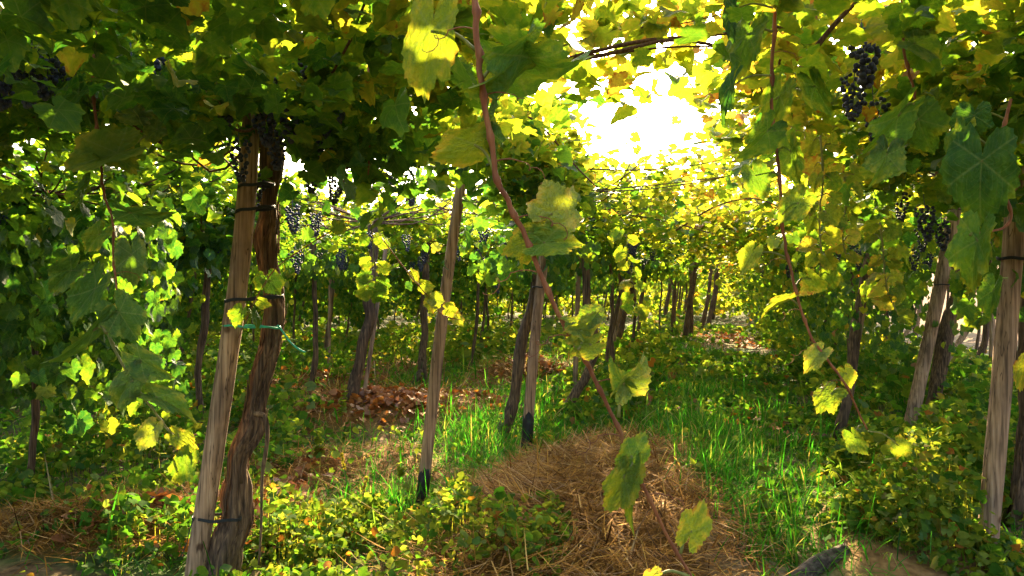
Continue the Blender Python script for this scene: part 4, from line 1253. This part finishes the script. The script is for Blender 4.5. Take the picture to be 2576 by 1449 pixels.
# low leafy cover: x, y, rx, ry, height, leaves, leaf size, yellow (raised at front and right to imitate sunlight)
mb = MB()
CV_ = [(-.52, 3.60, .72, .72, .30, 5200, .034, .52), (-.95, 4.3, .4, .55, .22, 1300, .034, .5), (-2.8, 6.7, 1.3, 1.5, .42, 4800, .046, .42), (-5.2, 11, 3.0, 4, .55, 6500, .065, .40), (-2.1, 4.1, .5, .45, .26, 420, .042, .3), (-1.8, 4.6, .9, .5, .24, 700, .040, .42),
       (2.22, 4.35, .46, .8, .38, 3600, .038, .50), (2.9, 5.4, .7, .8, .42, 3400, .042, .50), (3.5, 6.4, 1.0, 1.3, .34, 4800, .044, .48), (5.0, 10, 2.0, 3.2, .55, 6500, .060, .42), (1.15, 9.6, .75, 2.2, .38, 3600, .050, .44), (2.6, 15, 1.1, 4.0, .45, 3200, .075, .5),
       (2.6, 8.8, .6, 1.6, .45, 2400, .052, .40), (-1.2, 16, 3, 2.6, .6, 3600, .075, .52), (7.6, 17, 1.6, 5, .3, 1600, .08, .5), (.25, 6.55, .22, .35, .16, 260, .04, .6), (-3.8, 9, 1.0, 1.4, .4, 1800, .055, .42), (4.2, 14, 1.0, 3, .5, 2400, .075, .4),
       (1.75, 4.9, .28, .8, .2, 700, .036, .32), (-8, 18, 5, 5, .7, 4500, .10, .5), (0, 19, 4, 4, .6, 3500, .10, .5), (6, 24, 2.2, 5, .6, 2500, .11, .5), (-1.0, 3.6, .5, .4, .2, 500, .036, .42), (-.3, 7.4, .7, 1.8, .2, 450, .030, .45), (1.4, 5.6, .5, 1.6, .18, 330, .030, .42), (.3, 9.4, .7, 2, .2, 400, .034, .45), (-1.4, 6.2, .8, 1.3, .2, 350, .030, .5), (2.1, 8, .7, 2, .2, 400, .034, .42), (-2.3, 11.5, 1.6, 2.4, .3, 1200, .045, .45), (1.7, 8.6, .9, 2.0, .35, 1500, .05, .45)]
for (cx, cyy, rx, ry, h, n, ls, yl) in CV_:
    n = int(n * (1.8 if cyy < 5.6 else 1.25))
    rr = np.sqrt(rng.random(n)) * 1.12; an = hset(n)
    x = cx + rr * np.cos(an) * rx; y = cyy + rr * np.sin(an) * ry
    nn = fbm(x * 2.6 + 5, y * 2.6 + 20)
    keep = rng.random(n) < np.clip(nn * 3.2 - .95, .04, 1)
    x, y, rr, nn = x[keep], y[keep], rr[keep], nn[keep]
    al, _ = st(x, y)
    al = (np.abs(al - .05) < 1.0) & (y > 6.6)
    ok = ~al | (rng.random(len(x)) < .45)
    x, y, rr, nn, al = x[ok], y[ok], rr[ok], nn[ok], al[ok]
    q = len(x)
    _, sw_, _ = mound_layers(x, y)
    ok = rng.random(len(x)) > sw_ * .6 * (cyy > 4.8)
    x, y, rr, nn, al = x[ok], y[ok], rr[ok], nn[ok], al[ok]
    q = len(x)
    top = np.where(al, .30, 1) * np.where((np.abs(x - 2.5) < .3) & (y < 4.9), .3, 1) * h * np.clip(1.15 - rr ** 2 * .8, .15, 1) * np.clip(nn * 2.6 - .5, .25, 1.5)
    z = ground_z(x, y) + top * rng.random(q) ** .6 + .01
    nr = unit(np.stack([rng.normal(0, .75, q), rng.normal(0, .75, q) - .2, np.ones(q)], 1)); az = hset(q)
    ag = np.clip(rng.normal(yl, .15, q) + (rng.random(q) < .03) * .5, 0, 1)
    Pq = np.stack([x, y, z], 1); tq = np.stack([np.cos(az), np.sin(az), -.3 + 0 * az], 1)
    sq = ls * np.clip(np.exp(rng.normal(-.18, .36, q)), .35, 1.5) * (.8 if cyy < 5 else 1.0); kind = noise2(x * 1.9 + 60, y * 1.9) + rng.normal(0, .12, q) > .5
    for lod, mk in (('cover' if ls < .06 else 'weed', kind), ('weed', ~kind)):
        add_leaves(mb, lod, Pq[mk], nr[mk], tq[mk], sq[mk], ag[mk])
    # thin stems under the leaves
    m = rng.random(q) < .22
    k = np.count_nonzero(m)
    V, T, nv = strips(k, x[m], y[m], ground_z(x[m], y[m]), hset(k), (z[m] - ground_z(x[m], y[m])) * 1.05, np.full(k, .003 + ls * .02), np.full(k, 1.45), np.zeros(k), 2)
    mb.add(V, T, age=np.full(k * nv, .75), rnd=np.full(k * nv, .1), edge=np.zeros(k * nv))
tag(mb.build('ground_cover', M_COVER), 'low leafy weeds and creepers covering the soil under the vines', 'weeds', kind='stuff')

# tall single weeds
for lab, u, v, hpx, kind in [
    ('tall nettle like weed standing in the sun by the tarred post', 1022, 1300, 150, 'leafy'), ('seed headed grass stalk glowing beside the thick old trunk', 866, 1290, 150, 'stalk'),
    ('small sunlit weed left of the reddish leaf heap', 800, 1150, 70, 'leafy'), ('arching seed grass stalk in front of the tarred post', 905, 1330, 130, 'stalk'),
    ('thin upright weed in the middle of the grass alley', 1917, 1330, 190, 'leafy'), ('lone pale weed in the grass before the curved trunk', 858, 1070, 100, 'leafy')]:
    p, d = px_ground(u, v)
    H = hpx * d / F
    r_ = np.random.default_rng(u)
    root = thing('tall_weed', lab, 'weed', p, 'tall weeds in the grass')
    top = p + Vector((r_.uniform(-.05, .05), 0, H))
    path = smooth_path([p, p + Vector((.01, 0, H * .5)), top], 12)
    vv, tt_ = tube(path, np.linspace(.004, .0015, 12), 5); mb = MB(); mb.add(vv, tt_); mb.build('stem', M_GREENCANE, root)
    mb = MB()
    if kind == 'leafy':
        q = 26
        f = r_.uniform(.25, 1, q); i = (f * 11).astype(int)
        az = r_.uniform(0, 6.28, q)
        P = path[i] + np.stack([np.cos(az), np.sin(az), 0 * az], 1) * .012
        add_leaves(mb, 'cover', P, unit(np.stack([np.cos(az) * .4, np.sin(az) * .4, np.ones(q)], 1)), np.stack([np.cos(az), np.sin(az), 0 * az - .2], 1), r_.uniform(.03, .06, q) * (1.2 - .6 * f), np.full(q, .6))
        mb.build('leaves', M_COVER, root)
    else:
        q = 70
        f = r_.uniform(.72, 1.0, q); i = (f * 11).astype(int)
        az = r_.uniform(0, 6.28, q)
        P = path[i] + np.stack([np.cos(az) * .008, np.sin(az) * .008, (f * 11 - i) * H / 11], 1)
        add_leaves(mb, 'cover', P, unit(np.stack([np.cos(az), np.sin(az), .3 + 0 * az], 1)), np.stack([np.cos(az) * .4, np.sin(az) * .4, 1 + 0 * az], 1), r_.uniform(.006, .012, q), np.full(q, .8))
        mb.build('seed_head', M_COVER, root)

# ------------------------------------------------------------------ vines beyond the ones one can tell apart
n = 26000
y = rng.uniform(36, 62, n); s = rng.uniform(-34, 9, n); t = (y + .25 * s) / .968
x, _y = xy(s, t)
zz = np.where(rng.random(n) < .8, rng.uniform(.1, 2.0, n), rng.normal(2.25, .2, n))
keep = np.abs(x) < .75 * y + 3
P = np.stack([x, y, zz], 1)[keep]
y2 = rng.uniform(20, 40, 9000); x2 = -.48 * y2 - rng.uniform(2, 9, 9000)
P = np.vstack([P, np.stack([x2, y2, rng.uniform(.1, 2.3, 9000)], 1)])
n = len(P); az = hset(n)
mb = MB()
add_leaves(mb, 'far', P, unit(np.stack([np.cos(az) * .8, np.sin(az) * .8, np.ones(n) * rng.uniform(.2, 1.2, n)], 1)), np.stack([-np.sin(az), np.cos(az), -.6 + 0 * az], 1), rng.uniform(.12, .22, n), np.clip(rng.normal(.52, .15, n), .05, .9))
tag(mb.build('distant_foliage', M_LEAF_FAR), 'distant mass of sunlit vine leaves closing the ends of the rows', 'vine foliage', kind='stuff')
print('LEAVES', len(pos), 'VINES', len(VINES), 'GRASS', len(G))
